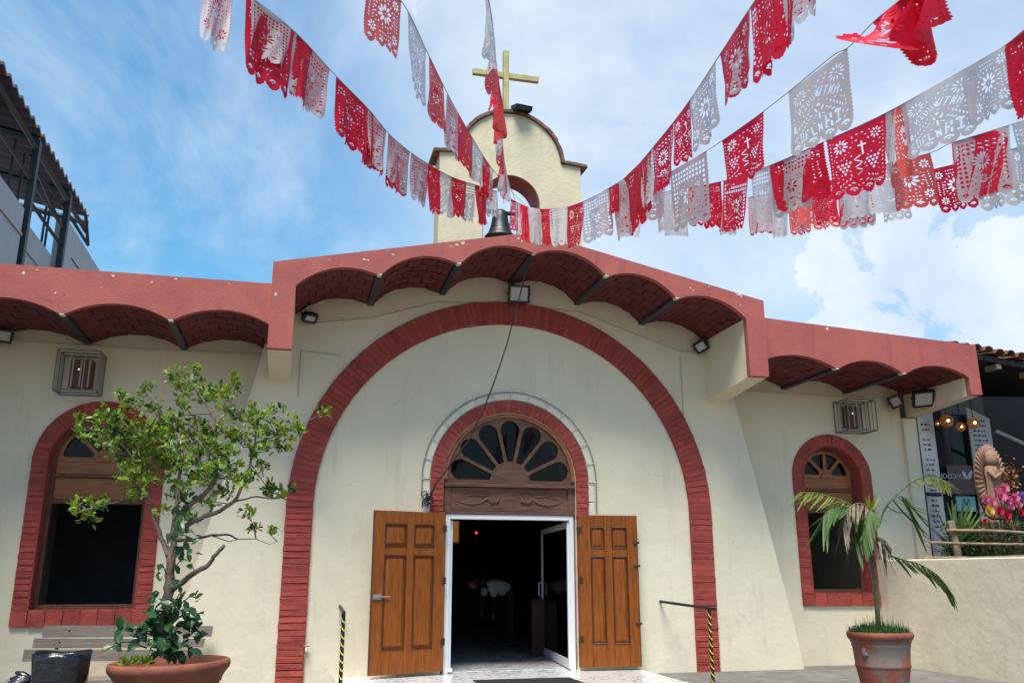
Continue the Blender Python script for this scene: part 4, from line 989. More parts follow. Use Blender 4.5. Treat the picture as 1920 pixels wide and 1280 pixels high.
# ================================================================== bench, bin, pots
bn = thing('bench', 'weathered grey slatted bench under the left window', 'bench', (-5.4, -.4, GZ))
for (ua, ub, v0, v1, y) in ((80, 400, 1172, 1194.5, -.18), (62, 385, 1196, 1214.5, -.24), (43, 371, 1217, 1239.5, -.30)):
    a0, a1, c0_, c1_ = at(ua+2, v0, y), at(ua-2, v1, y), at(ub, v0+1, y), at(ub-4, v1-2, y)
    mb = MB(); vs = [a1, c1_, c0_, a0]; mb.add([tuple(q) for q in vs]+[(q.x, q.y+.03, q.z) for q in vs], [(0, 1, 2, 3), (7, 6, 5, 4), (0, 4, 5, 1), (1, 5, 6, 2), (2, 6, 7, 3), (3, 7, 4, 0)]); mb.build('back_slat', 'wood_grey', bn)
    for u in (ua+50, ub-45): q = at(u, (v0+v1)/2-2, y); MB().sphere((q.x, y-.002, q.z), .012, 6, 4).build('bolt', 'black', bn)
for k in range(4): MB().cbox((-6.55, -.44-.125*k-.05, .05), (-4.35, -.44-.125*k+.055, .085), .006).build('seat_slat', 'wood_grey', bn)
for x in (-6.15, -4.75):
    for y in (-.82, -.36): MB().cbox((x-.035, y-.035, GZ), (x+.035, y+.035, .048), .006).build('leg', 'steel', bn)
    MB().tube([(x, -.34, .05), (x+.04, -.15, .52)], .022, 6).build('back_support', 'steel', bn)

def bin_():
    Y = -4.6; a, b = at(62, 1225, Y), at(172, 1222, Y); c = (a+b)/2; r = (b.x-a.x)/2; zt = at(115, 1222, Y).z
    t = thing('litter_bin', 'blue grey litter bin with black liner beside the bench', 'bin', (c.x, Y, GZ))
    MB().lathe([(r*.70, GZ), (r*.74, GZ+.02), (r*.90, zt-.04), (r*.86, zt-.04), (r*.70, GZ+.05)], 32, (c.x, Y, 0)).build('tub', 'bin', t, True)
    vs = []; fs = []; n = 48; rr = random.Random(3)
    prof = [(.80, -.30), (.94, -.02), (1.0, .0), (.99, -.05), (.955, -.17), (.935, -.245)]
    jit = [rr.uniform(-.03, .03) for _ in range(n)]
    for j, (k, z) in enumerate(prof):
        for i in range(n):
            an = 2*PI*i/n; w_ = 1+.018*math.sin(an*11+j)+.02*math.sin(an*5+1)+jit[i]*(.6 if j < 3 else .5); zz = z+(jit[i]*1.3 if j == 5 else .012*math.sin(an*3))
            vs.append((c.x+r*k*w_*math.cos(an), Y+r*k*w_*math.sin(an), zt+zz))
    for j in range(len(prof)-1):
        for i in range(n): fs.append((j*n+i, j*n+(i+1) % n, (j+1)*n+(i+1) % n, (j+1)*n+i))
    mb = MB(); mb.add(vs, fs); mb.build('liner', 'plastic_black', t, True, False)
    k = MB(); kc = Vector((a.x-.03, Y, zt-.26))
    for q in range(5):
        d = Vector((-.22+.03*q, -.05+.03*q, -.10+.05*q)); k.tube([kc+Vector((.05, 0, .05)), kc+d*.5+Vector((0, 0, .03)), kc+d], [.02, .035, .012], 6)
    k.build('liner_knot', 'plastic_black', t, True)
bin_()

# big bowl with the tree
TY = -4.2
def tree_pot():
    a, b = at(200, 1247, TY), at(433, 1236, TY); c = (a+b)/2; r = (b-a).length/2; tl = math.atan2(b.z-a.z, b.x-a.x)
    t = thing('bowl_planter', 'wide terracotta bowl holding the small tree', 'planter', (c.x, TY, GZ)); mtx = Matrix.Rotation(-tl, 4, 'Y'); H = c.z-GZ
    prof = [(.40*r, -H+.02), (.55*r, -H+.03), (.68*r, -H*.7), (.78*r, -.36), (.81*r, -.29), (.79*r, -.265), (.82*r, -.25), (.84*r, -.21), (.82*r, -.19), (.86*r, -.17), (.88*r, -.13), (.93*r, -.09), (.985*r, -.055), (1.0*r, -.02), (.985*r, .01), (.95*r, .02), (.90*r, .0), (.85*r, -.06), (.80*r, -.12)]
    MB().lathe(prof, 56, (c.x, TY, c.z), mtx).build('bowl', 'terra', t, True)
    MB().lathe([(.01, -.10), (.5*r, -.085), (.83*r, -.11)], 40, (c.x, TY, c.z), mtx).build('soil', 'soil', t)
    return c, r
PC, PR = tree_pot()

def leafcard(mb, c, d, n, l, w):
    s = d.cross(n); s = s.normalized() if s.length > 1e-5 else Vector((1, 0, 0)); nn = s.cross(d)
    m1, m2 = c+d*l*.38, c+d*l*.72
    mb.add([c, m1-s*w*.5+nn*w*.12, m1, m1+s*w*.5+nn*w*.12, m2-s*w*.42+nn*w*.1, m2-nn*l*.03, m2+s*w*.42+nn*w*.1, c+d*l-nn*l*.10], [(0, 2, 1), (0, 3, 2), (1, 2, 5, 4), (2, 3, 6, 5), (4, 5, 7), (5, 6, 7)])
def rvec(): 
    while True:
        v = Vector((random.uniform(-1, 1), random.uniform(-1, 1), random.uniform(-1, 1)))
        if .1 < v.length < 1: return v.normalized()
def small_tree():
    t = thing('potted_tree', 'small open branched leafy tree growing from the terracotta bowl', 'tree', (PC.x, TY, PC.z))
    limbs = [([(318,1232,0),(313,1190,0),(311,1150,0),(316,1100,0),(320,1060,0),(322,1020,0),(320,1000,0)], .052, .040),
             ([(322,1105,0),(345,1088,-.05),(372,1070,-.12),(392,1058,-.16),(400,1043,-.18),(420,1022,-.22)], .030, .018),
             ([(318,1045,0),(302,1008,.02),(288,968,.08),(278,920,.12),(266,880,.05),(258,840,.05),(240,800,0)], .026, .007),
             ([(320,1010,0),(342,958,-.03),(380,928,-.08),(402,905,-.1),(408,868,-.1),(401,800,-.08),(396,770,-.05),(378,745,0),(362,720,.03)], .033, .006),
             ([(326,1000,0),(365,975,.08),(402,962,.14),(440,940,.2),(458,905,.22),(470,870,.22),(478,830,.2),(480,790,.2),(500,770,.2)], .029, .006),
             ([(322,1010,0),(330,960,.05),(334,905,.16),(340,860,.2),(330,810,.2)], .032, .008),
             ([(328,1012,0),(360,1012,.05),(395,1003,.05),(425,1001,.12),(446,1010,.13)], .018, .008),
             ([(440,940,.2),(480,930,.25),(510,935,.28),(540,928,.28)], .011, .004),
             ([(478,830,.2),(510,820,.16),(540,808,.12),(575,790,.05),(605,775,.08)], .010, .003),
             ([(401,800,-.08),(425,775,-.12),(438,740,-.12),(445,705,-.1)], .010, .003),
             ([(278,920,.12),(240,935,.0),(200,945,-.1),(160,955,-.2),(145,962,-.25)], .012, .003),
             ([(266,880,.05),(235,840,.0),(205,815,-.1),(170,805,-.2)], .012, .003),
             ([(408,868,-.1),(360,800,-.2),(330,785,-.25),(300,775,-.25)], .010, .003),
             ([(396,775,-.05),(345,778,0),(300,795,.05)], .008, .003), ([(300,800,.05),(292,760,.05),(272,735,.05)], .008, .003),
             ([(446,1010,.13),(480,1010,.05),(505,1020,.05),(520,1015,.05)], .005, .002), ([(395,1003,.05),(430,1015,.12),(447,1011,.12)], .006, .003), ([(470,870,.22),(495,905,.25),(512,925,.28)], .006, .002)]
    tr = MB(); nodes = []
    for pts, r0, r1 in limbs:
        q = [at(u, v, TY+dy) for u, v, dy in pts]; path = []
        for i in range(len(q)-1):
            for k in range(4): path.append(q[i].lerp(q[i+1], k/4) + rvec()*min(.010, r0*.25))
        path.append(q[-1]); n = len(path)
        tr.tube(path, [r0+(r1-r0)*(i/(n-1))**.8 + (.02*(1-i/4) if (r0 > .06 and i < 4) else 0) for i in range(n)], 8)
        if r1 < .012: nodes += path[n//3:]
        elif r0 < .045: nodes += path[2*n//3:]
    clus = [(165,800,22),(190,820,24),(200,790,20),(215,815,28),(235,790,20),(250,820,30),(270,850,30),(230,850,24),(265,800,22),(290,830,28),(195,775,12),(150,808,12),(222,748,14),(250,757,12),(272,725,14),(290,762,12),(310,782,16),(325,785,16),(330,705,14),(362,697,12),(345,717,14),(362,730,18),(378,737,20),(392,738,16),(410,735,18),(422,757,16),(437,720,12),(343,757,12),(300,792,15),(330,802,20),(370,802,16),(385,803,14),(422,805,16),(440,778,12),(475,772,16),(500,787,18),(520,770,12),(545,797,18),(560,812,12),(470,792,20),(490,807,20),(515,812,18),(535,817,14),(450,830,16),(500,845,14),(530,845,12),(310,840,26),(340,845,26),(370,850,26),(400,852,22),(430,850,20),(290,872,26),(320,882,28),(350,890,28),(380,902,25),(410,890,20),(440,880,16),(470,888,14),(490,880,12),(500,915,12),(520,925,16),(540,922,9),(150,950,14),(170,957,18),(182,945,14),(165,972,10),(240,930,16),(262,915,18),(225,890,14),(478,985,7),(512,993,7),(462,962,8),(335,930,18),(300,955,9),(352,972,12),(390,935,14),(420,920,14),(455,905,12),(245,880,20),(270,895,18),(605,775,7),(445,703,7),(360,830,18),(395,825,16),(325,860,22),(470,850,10),(375,880,22),(435,815,10),(280,812,22),(306,815,18)]
    lv = {'leaf': MB(), 'leaf2': MB(), 'leaf3': MB()}; tw = MB()
    px = 1/FPX*9.3
    for u, v, rp in clus:
        c = at(u, v, TY+random.uniform(-.35, .35)*min(1, rp/20)); r = rp*px
        b = min(nodes, key=lambda q: (q-c).length)
        m_ = b.lerp(c, .5)+rvec()*.04; tw.tube([b, m_, c], [.006, .0045, .003], 4)
        for k in range(max(3, int(rp/2.4))):
            e = c+rvec()*r*.8; tw.tube([m_.lerp(c, random.uniform(.2, 1)), e], [.0035, .002], 3)
            # a rosette of leaves at each twig end
            g = (e-c); g = (g.normalized() if g.length > 1e-4 else Vector((0, 0, 1)))*.6 + Vector((0, 0, .75)); g.normalize()
            lighten = random.random() < .26
            for j in range(random.randint(6, 9)):
                dd_ = (rvec()*1.0 + g*.75); dd_.normalize(); l = random.uniform(.046, .082)
                leafcard(lv['leaf2' if lighten and j < 4 else ('leaf3' if random.random() < .15 else 'leaf')], e+rvec()*.03, dd_, (g+rvec()*.5).normalized(), l, l*random.uniform(.42, .55))
    tr.build('trunk', 'bark', t, True); o = tw.build('twigs', 'bark', t); o['kind'] = 'stuff'
    for k, nm in (('leaf', 'crown'), ('leaf2', 'young_leaves'), ('leaf3', 'dark_leaves')):  # leaf3 is a random share of leaves in a darker green
        o = lv[k].build(nm, k, t, False, False); o['kind'] = 'stuff'
    # climbing plant with big dark leaves on the trunk
    vn = thing('climbing_vine', 'dark broad leaved vine around the trunk and over the bowl', 'vine', (PC.x, TY-.1, PC.z-.1))
    vl = MB(); vs = MB()
    spots = [(300,1165,24),(330,1160,20),(280,1172,22),(350,1170,24),(318,1185,26),(296,1200,22),(342,1198,24),(315,1212,20),(330,1222,16),(265,1185,14),(365,1160,14),(355,1150,14),(285,1150,16),(345,1205,16),(326,1000,14),(340,985,16),(343,962,14),(352,1005,12),(332,1030,14),(360,1030,10),(350,1050,8),(300,1062,10),(328,1082,12),(288,1120,14),(345,1115,10),(372,1120,8),(232,1180,9),(215,1205,9),(300,1140,14),(325,1142,12),(350,940,14),(338,950,14)]
    for u, v, rp in spots:
        yo = random.uniform(-.30, -.04); c = at(u, v, TY+yo); r = rp*px; o = at(318+(u-318)*.3, v+14, TY-.05); vs.tube([o, o.lerp(c, .6)+Vector((0, -.03, .04)), c], .006, 4)
        for j in range(int(rp/(2.2 if v > 1130 else 2.4))):
            d = (rvec()+Vector((0, -.5, -.25))).normalized(); l = random.uniform(.10, .16) if v > 1130 else random.uniform(.07, .12); leafcard(vl, c+rvec()*r*.8, d, (Vector((0, -.6, .8))+rvec()*.4).normalized(), l, l*.55)
    vs.build('stems', 'leaf3', vn)['kind'] = 'stuff'; o = vl.build('leaves', 'leaf3', vn, False, False); o['kind'] = 'stuff'
    wd = MB()
    for k in range(70):
        c = at(random.uniform(225, 285), random.uniform(1236, 1246), TY-.12+random.uniform(-.2, .2)); leafcard(wd, c, (rvec()+Vector((0, 0, .8))).normalized(), rvec(), .06, .03)
    tag(wd.build('seedlings', 'leaf'), 'green seedlings on the soil of the terracotta bowl', 'plants', kind='stuff')
small_tree()

# palm in the tall pot
QY = -3.4
def palm():
    a, b = at(1590, 1183, QY), at(1707, 1187, QY); c = (a+b)/2; r = (b.x-a.x)/2*.88; H = c.z-TZ
    t = thing('palm_pot', 'tall lime stained terracotta pot holding the palm', 'pot', (c.x, QY, TZ))
    z = c.z
    prof = [(.62*r, TZ+.002), (.64*r, TZ+.03), (.80*r, z-.42), (.815*r, z-.395), (.83*r, z-.39), (.835*r, z-.37), (.82*r, z-.355), (.86*r, z-.17), (.88*r, z-.155), (.89*r, z-.135), (.88*r, z-.12), (.91*r, z-.11), (.92*r, z-.09), (.97*r, z-.06), (1.0*r, z-.03), (.99*r, z), (.95*r, z+.012), (.90*r, z), (.87*r, z-.06)]
    MB().lathe(prof, 56, (c.x, QY, 0)).build('body', 'terra_old', t, True)
    MB().lathe([(.84*r, z-.004), (.94*r, z+.014), (.985*r, z+.008), (1.012*r, z-.02), (1.0*r, z-.045), (.96*r, z-.075), (.925*r, z-.085)], 56, (c.x, QY, 0)).build('rim', 'terra', t, True)
    MB().lathe([(.01, z-.03), (.87*r, z-.05)], 40, (c.x, QY, 0)).build('soil', 'soil', t)
    n0 = Vector((c.x-.80*r, QY-.10, z-.22)); fm = MB().sphere(n0, .055, 10, 8, (.6, .6, 1.3)); fm.sphere(n0+Vector((0, -.03, -.02)), .025, 8, 6); fm.build('relief_mask', 'terra_old', t, True)
    g = MB()
    for k in range(1700):
        an = random.uniform(0, 2*PI); rr = r*.9*math.sqrt(random.random()); p = Vector((c.x+rr*math.cos(an), QY+rr*math.sin(an), z-.03)); l = random.uniform(.06, .15)*(1.25-.6*rr/r)*(1.7 if random.random() < .09 else 1)
        blade(g, p, p+Vector((random.uniform(-.06, .06), random.uniform(-.06, .06), l)), .008, (random.uniform(-.03, .03), 0, 0), 2, 0)
    tag(g.build('grass_tuft', 'grass'), 'short green grass filling the tall palm pot', 'grass', kind='stuff')
    pm = thing('potted_palm', 'young palm with drooping partly dried fronds in the tall pot', 'palm', (c.x, QY, z-.03))
    pts = [at(u, v, QY) for u, v in ((1648, 1190), (1645, 1140), (1639, 1080), (1634, 1030), (1630, 985))]
    MB().tube(pts, [.035, .032, .030, .034, .038], 10).build('trunk', 'palm_trunk', pm, True)
    pts = [at(u, v, QY-.05) for u, v in ((1636, 1005), (1658, 1015), (1668, 1030), (1668, 1045))]; MB().tube(pts, [.025, .03, .028, .015], 8).build('leaf_sheath', 'palm_trunk', pm, True)
    def frond(pts, m, nl, ll, lw, droop, spread=1.0, dy=0.0, m2=None, start=.15):
        q = [at(u, v, QY+dy+oy) for u, v, oy in pts]; path = []
        for i in range(len(q)-1):
            p0_ = q[max(i-1, 0)]; p1_, p2_ = q[i], q[i+1]; p3_ = q[min(i+2, len(q)-1)]
            for k in range(8):
                s_ = k/8; path.append(.5*((2*p1_)+(p2_-p0_)*s_+(2*p0_-5*p1_+4*p2_-p3_)*s_*s_+(3*p1_-p0_-3*p2_+p3_)*s_**3))
        path.append(q[-1]); n = len(path)
        fr = thing_part('frond', pm); MB().tube(path, [.012*(1-.75*i/n) for i in range(n)], 6).build('rachis', m, fr, True)
        lb = MB()
        for i in range(nl):
            f = start+(1-start)*(i+.5)/nl; k = min(int(f*(n-1)), n-2); p = path[k]; d = (path[k+1]-path[k]).normalized(); s_ = d.cross(Vector((0, 0, 1)))
            s_ = s_.normalized() if s_.length > .1 else Vector((0, -1, 0)); l = ll*(1-.55*abs(f-.45))*random.uniform(.8, 1.1)
            for sg in (-1, 1):
                tip = p + (d*.75 + s_*sg*spread*.7).normalized()*l + Vector((0, 0, -droop*l*random.uniform(.7, 1.2)))
                blade(lb, p, tip, lw*random.uniform(.8, 1.1), (0, 0, .25*l*droop), 5, .2)
        lb.build('leaflets', m2 or m, fr, False, False)
    frond([(1630,985,0),(1608,955,-.05),(1575,937,-.12),(1535,925,-.2),(1500,922,-.28)], 'palm_y', 18, .46, .030, .75, .38, start=.25)
    frond([(1630,985,0),(1612,965,-.1),(1585,950,-.2),(1560,950,-.3),(1545,965,-.35)], 'palm', 14, .46, .042, 1.0, .5)
    frond([(1632,985,0),(1630,955,-.1),(1610,943,-.2),(1590,955,-.3),(1580,985,-.35)], 'palm_d', 18, .30, .020, 1.15, .5)
    frond([(1632,985,0),(1640,965,-.15),(1632,955,-.25),(1622,975,-.3),(1618,1010,-.3)], 'palm', 12, .34, .04, 1.1, .6)
    frond([(1634,1000,0),(1625,985,-.1),(1612,985,-.15),(1602,1010,-.2)], 'palm', 10, .34, .04, 1.3, .6)
    frond([(1640,1000,0),(1662,950,.05),(1690,920,.08),(1722,897,.05),(1752,892,.05),(1778,905,.05)], 'palm', 12, .30, .036, .8, .8, m2='palm_y', start=.5)
    frond([(1648,985,.05),(1662,948,.0),(1685,930,-.05),(1700,935,-.05)], 'palm', 5, .52, .05, 1.5, .25, start=.3)
    frond([(1666,1040,-.05),(1690,1048,-.08),(1725,1058,-.12),(1758,1078,-.16),(1776,1100,-.2)], 'palm', 15, .30, .045, .75, .55, m2='palm', start=.12)
    frond([(1640,990,0),(1640,1010,-.05),(1650,1010,-.1),(1660,1030,-.1)], 'palm_d', 6, .3, .03, 1.3, .5)
    sp = MB(); b0 = at(1632, 965, QY-.1)
    for (u, v) in ((1622, 930), (1630, 925), (1645, 922), (1652, 930), (1640, 928)): blade(sp, b0, at(u, v, QY-.12+random.uniform(-.05, .05)), .05, (0, 0, 0), 4)
    o = sp.build('spear_leaf', 'leaf2', pm, False, False)
palm()

# ================================================================== cut-paper bunting
FONT = {'A': '010101111101101', 'S': '011100010001110', 'I': '111010010010111', 'D': '110101101101110', 'U': '101101101101111', 'T': '111010010010010', 'R': '110101110101101', 'E': '111100110100111',
        'Y': '101101010010010', 'L': '100100100100111', 'N': '101111111111101', 'K': '101101110101101', 'F': '111100110100100', 'H': '101101111101101', '1': '010110010010111', '7': '111001010010010'}
def design(kind, X, Y, seed):
    """distance field of one cut sheet, 10 x 12 units; positive = paper"""
    rr = random.Random(seed)
    sc_ = .20*(1-np.abs(np.sin(PI*Y/.62)))
    f = np.minimum(X-sc_, 10-X-sc_)
    lob = 12 - 1.15*(1-np.abs(np.sin(PI*X/2.5))**.6) - .14*(1-np.abs(np.sin(PI*X/.5)))
    if kind == 4: lob = 12 - .55*np.abs((X/.8) % 1*2-1)
    f = np.minimum(f, lob-Y)
    holes = [np.full_like(X, 99.)]; used = []
    def ell(cx, cy, a, b, th):
        used.append((cx, cy, max(a, b)*.8)); dx, dy = X-cx, Y-cy; c, s = math.cos(th), math.sin(th); u = dx*c+dy*s; w = -dx*s+dy*c
        holes[0] = np.minimum(holes[0], (np.sqrt((u/a)**2+(w/b)**2)-1)*min(a, b))
    def rect(cx, cy, a, b, th=0):
        used.append((cx, cy, max(a, b))); dx, dy = X-cx, Y-cy; c, s = math.cos(th), math.sin(th); u = np.abs(dx*c+dy*s)-a; w = np.abs(-dx*s+dy*c)-b
        holes[0] = np.minimum(holes[0], np.maximum(u, w))
    def flower(cx, cy, r0, r1, n, wd=.16, a0=0, a1=2*PI):
        for i in range(n):
            a = a0+(a1-a0)*(i+.5)/n; rm = (r0+r1)/2; ell(cx+rm*math.cos(a), cy+rm*math.sin(a), (r1-r0)/2, wd, a)
        ell(cx, cy, .17, .17, 0)
    def word(tx, cx, cy, s, th=0):
        w = len(tx)*4-1
        for k, chh in enumerate(tx):
            for j in range(15):
                if FONT[chh][j] == '1':
                    lx, ly = (k*4+j % 3-w/2+.5)*s, (j//3-2)*s*1.25
                    rect(cx+lx*math.cos(th)-ly*math.sin(th), cy+lx*math.sin(th)+ly*math.cos(th), s*.53, s*.66, th)
    def branch(x0, y0, x1, y1, n, l=.5, wd=.13):
        a = math.atan2(y1-y0, x1-x0)
        for i in range(n):
            t = (i+.5)/n; cx, cy = x0+(x1-x0)*t, y0+(y1-y0)*t
            for s in (-1, 1): ell(cx-s*.42*math.sin(a), cy+s*.42*math.cos(a), l*.7, wd, a+s*.7)
    if kind == 0:   # lettered sheet
        flower(2, 2.6, .45, 1.35, 11, .15); flower(8, 2.4, .45, 1.35, 11, .15)
        word('HIDUA', 3.4, 4.3, .20, -.5); word('UTNA', 6.6, 4.2, .24, .45)
        ell(5, 5.6, .28, .28, 0); ell(4.6, 6.4, .5, .16, 1.2); ell(5.5, 6.3, .55, .16, -1.1); ell(5, 7.4, .7, .16, 1.5); ell(5.6, 7.3, .5, .12, .5); ell(4.4, 7.3, .45, .12, 2.4)
        branch(1.4, 8.6, 3.8, 6.4, 6); branch(8.4, 8.2, 6.4, 6.2, 5); rect(1.0, 7.6, .22, .6); word('SUFLN', 3.1, 9.5, .24, -.12); word('KI', 7.0, 9.0, .34)
        for x in (1.25, 3.75, 6.25, 8.75): flower(x, 11.0, .25, .78, 6, .13, PI+.2, 2*PI-.2)
    elif kind == 1:  # lattice
        for i in range(11):
            for j in range(3): rect(.95+i*.81, 1.3+j*.85, .27, .29)
        for j in range(3, 10): rect(.95, 1.3+j*.85, .27, .29); rect(1.76, 1.3+j*.85, .27, .29); rect(9.05, 1.3+j*.85, .27, .29)
        flower(5.4, 6.3, .5, 1.7, 9, .26); flower(3.3, 5.0, .25, .8, 6, .15); flower(7.5, 5.0, .25, .8, 6, .15)
        branch(2.6, 9.6, 4.6, 8.3, 4); branch(8.2, 9.6, 6.3, 8.3, 4); ell(5.4, 8.9, .6, .3, 0)
        for x in (1.25, 3.75, 6.25, 8.75): flower(x, 10.9, .22, .75, 5, .15, PI+.2, 2*PI-.2)
    elif kind == 2:  # cross and grapes
        rect(4.2, 4.0, .16, 1.2); rect(4.2, 3.5, .7, .16); flower(7.6, 2.6, .4, 1.4, 10, .2); flower(1.8, 2.3, .3, 1.0, 8, .16)
        for gx, gy in ((2.6, 6.2), (7.2, 6.0)):
            for j in range(4):
                for i in range(4-j): ell(gx+(i-(3-j)/2)*.66, gy+j*.6, .25, .25, 0)
        for k in range(5): ell(5, 5.4+k*.7, .9-.06*k, .13, .5*(-1)**k)
        branch(1.6, 10.2, 4, 9.2, 4); branch(8.4, 10.2, 6, 9.2, 4)
        for k in range(14): ell(.62, 1.2+k*.72, .2, .13, .6); ell(9.38, 1.2+k*.72, .2, .13, -.6)
        for x in (1.25, 3.75, 6.25, 8.75): flower(x, 11.0, .22, .7, 5, .13, PI+.2, 2*PI-.2)
    elif kind == 3:  # petals all over
        flower(5, 5.2, .6, 2.0, 10, .3); flower(5, 5.2, 2.2, 2.9, 18, .16)
        for x, y in ((1.8, 2), (8.2, 2), (1.8, 8.8), (8.2, 8.8)): flower(x, y, .3, 1.1, 8, .2)
        branch(1.4, 7.4, 1.8, 3.6, 6); branch(8.6, 7.4, 8.2, 3.6, 6); branch(3.2, 9.6, 6.8, 9.6, 6); branch(3.4, 1.6, 6.6, 1.6, 6)
        for x in (1.25, 3.75, 6.25, 8.75): flower(x, 11.0, .22, .75, 6, .14, PI+.2, 2*PI-.2)
    else:            # slits and lattice borders
        for k in range(12): rect(.9, 1.4+k*.78, .2, .25, .78); rect(9.1, 1.4+k*.78, .2, .25, .78)
        for i in range(5):
            for j in range(2): rect(2.4+i*1.3, 1.6+j*.8, .42, .14, .4)
        flower(5, 5.0, .5, 1.9, 14, .18); branch(2.2, 8.2, 4.4, 9.4, 5); branch(7.8, 8.2, 5.6, 9.4, 5); flower(5, 8.4, .3, 1.0, 8, .18)
        for k in range(5): ell(2.3, 4+k*.7, .4, .13, .7); ell(7.7, 4+k*.7, .4, .13, -.7)
    for _ in range(420):
        x_, y_ = rr.uniform(.8, 9.2), rr.uniform(1.2, 10.3)
        if all(math.hypot(x_-a, y_-b) > r_+.36 for a, b, r_ in used): ell(x_, y_, rr.uniform(.16, .34), rr.uniform(.10, .14), math.atan2(y_-6, x_-5)+rr.choice((0, PI/2, .8)))
    h = np.where(Y < .75, 99., holes[0]+.03)
    return np.minimum(f, h)
DC = {}
def sheet(kind):
    if kind in DC: return DC[kind]
    nx, ny = 70, 84
    xs = np.linspace(0, 10, nx+1); ys = np.linspace(0, 12, ny+1); X, Y = np.meshgrid(xs, ys)
    f = design(kind, X, Y, kind); xc, yc = np.meshgrid((xs[:-1]+xs[1:])/2, (ys[:-1]+ys[1:])/2); fc = design(kind, xc, yc, kind) > 0
    # snap vertices next to the cut line onto it
    e = .02; gx = (design(kind, X+e, Y, kind)-design(kind, X-e, Y, kind))/(2*e); gy = (design(kind, X, Y+e, kind)-design(kind, X, Y-e, kind))/(2*e); g2 = gx*gx+gy*gy+1e-3
    pad = np.pad(fc, 1, mode='constant'); cnt = pad[:-1, :-1].astype(int)+pad[1:, :-1]+pad[:-1, 1:]+pad[1:, 1:]
    edge = (cnt > 0) & (cnt < 4) & (np.abs(f) < .16)
    dX = np.where(edge, -f*gx/g2, 0); dY = np.where(edge, -f*gy/g2, 0); m = .07
    X = X+np.clip(dX, -m, m); Y = Y+np.clip(dY, -m, m)
    idx = np.arange((nx+1)*(ny+1)).reshape(ny+1, nx+1); q = np.stack([idx[:-1, :-1], idx[:-1, 1:], idx[1:, 1:], idx[1:, :-1]], -1)[fc]
    used = np.unique(q); remap = np.zeros((nx+1)*(ny+1), int); remap[used] = np.arange(len(used))
    DC[kind] = (X.ravel()[used]/10, Y.ravel()[used]/12, remap[q]); return DC[kind]
def make_flag(parent, A, B, h, kind, m, curl, seed, label=None):
    u, v, q = sheet(kind); rr = random.Random(seed)
    A, B = np.array(A), np.array(B); ab = B-A; hn = np.array([ab[1], -ab[0], 0.]); hn /= (np.linalg.norm(hn)+1e-9); w = np.linalg.norm(ab); al = ab/w
    if rr.random() < .5 and kind != 0: u = 1-u
    amp, ph, fr, bil, shear, pinch = curl*rr.uniform(.5, 1.1), rr.uniform(0, 6.3), rr.uniform(.6, 1.5), rr.uniform(-.16, .2)*curl*5, rr.uniform(-.10, .10), rr.uniform(0, .16)
    um = .5+(u-.5)*(1-pinch*v)
    off = amp*np.sin(2*PI*(u*fr)+ph+v*1.3)*v**.8 + bil*h*v**1.6 + .006*np.sin(u*23+v*9+ph)*v
    drop = h*v*(1-.10*np.abs(bil)*v)
    fold = rr.random()
    P = A[None]+ab[None]*um[:, None]+hn[None]*off[:, None]+al[None]*(shear*h*v)[:, None]
    P[:, 2] -= drop
    if fold < .10 and curl > .04 and kind != 0:  # a corner blown upward
        k = np.clip((u if fold < .05 else 1-u)+v-1.1, 0, 1); P[:, 2] += k*k*h*.9; P += hn[None]*(k*h*.55)[:, None]
    me = bpy.data.meshes.new('paper_flag'); me.from_pydata(P.tolist(), [], q.tolist()); me.materials.append(M[m]); me.polygons.foreach_set('use_smooth', [True]*len(me.polygons)); me.update()
    o = link('paper_flag', me, parent)
    if label: o['label'] = label
    return o
def catmull(P, t):
    n = len(P)-1; t = min(max(t, 0), n-1e-6); i = int(t); s = t-i; p0, p1, p2, p3 = P[max(i-1, 0)], P[i], P[i+1], P[min(i+2, n)]
    return .5*((2*p1)+(p2-p0)*s+(2*p0-5*p1+4*p2-p3)*s*s+(3*p1-p0-3*p2+p3)*s**3)
def bunting(label, ctrl, flags, seed, key=0, h=.46):
    """ctrl: measured points (u, v, depth) on the string; flags: intervals of the string measured along u (key 0) or v (key 1)"""
    P = [atd(*c) for c in ctrl]; t = thing('bunting_string', label, 'bunting', tuple(P[0]), 'strings of cut paper bunting')
    path = [catmull(P, i*(len(P)-1)/80) for i in range(81)]; MB().tube(path, .004, 4).build('twine', 'string', t)
    ks = [c[key] for c in ctrl]; inc = ks[-1] > ks[0]
    def par(x):
        for i in range(len(ks)-1):
            a, b = ks[i], ks[i+1]
            if (a <= x <= b) or (b <= x <= a): return i+(x-a)/(b-a)
        return 0 if (x < ks[0]) == inc else len(ks)-1.001
    for i, fl in enumerate(flags):
        a, b, c, k = fl[:4]; hh = fl[4] if len(fl) > 4 else h; cu = fl[5] if len(fl) > 5 else .038
        make_flag(t, catmull(P, par(a)), catmull(P, par(b)), hh*1.06*random.uniform(.95, 1.05), k, {'r': 'red_flag', 'c': 'coral_flag', 'w': 'white_flag', 'p': 'white_flag'}[c], cu, seed*100+i)
        if (c == 'p') or (cu > .028 and random.random() < {'r': .5, 'c': .2, 'w': .22}[c]):   # a second sheet hangs close behind
            bk = Vector((0, .015, 0)); make_flag(t, catmull(P, par(a))+bk, catmull(P, par(b))+bk, hh*1.06*random.uniform(.88, 1.02), (k+3) % 5 if k else 3, 'red_flag' if c != 'w' or random.random() < .5 else 'white_flag', cu, seed*100+i, None)
    return t
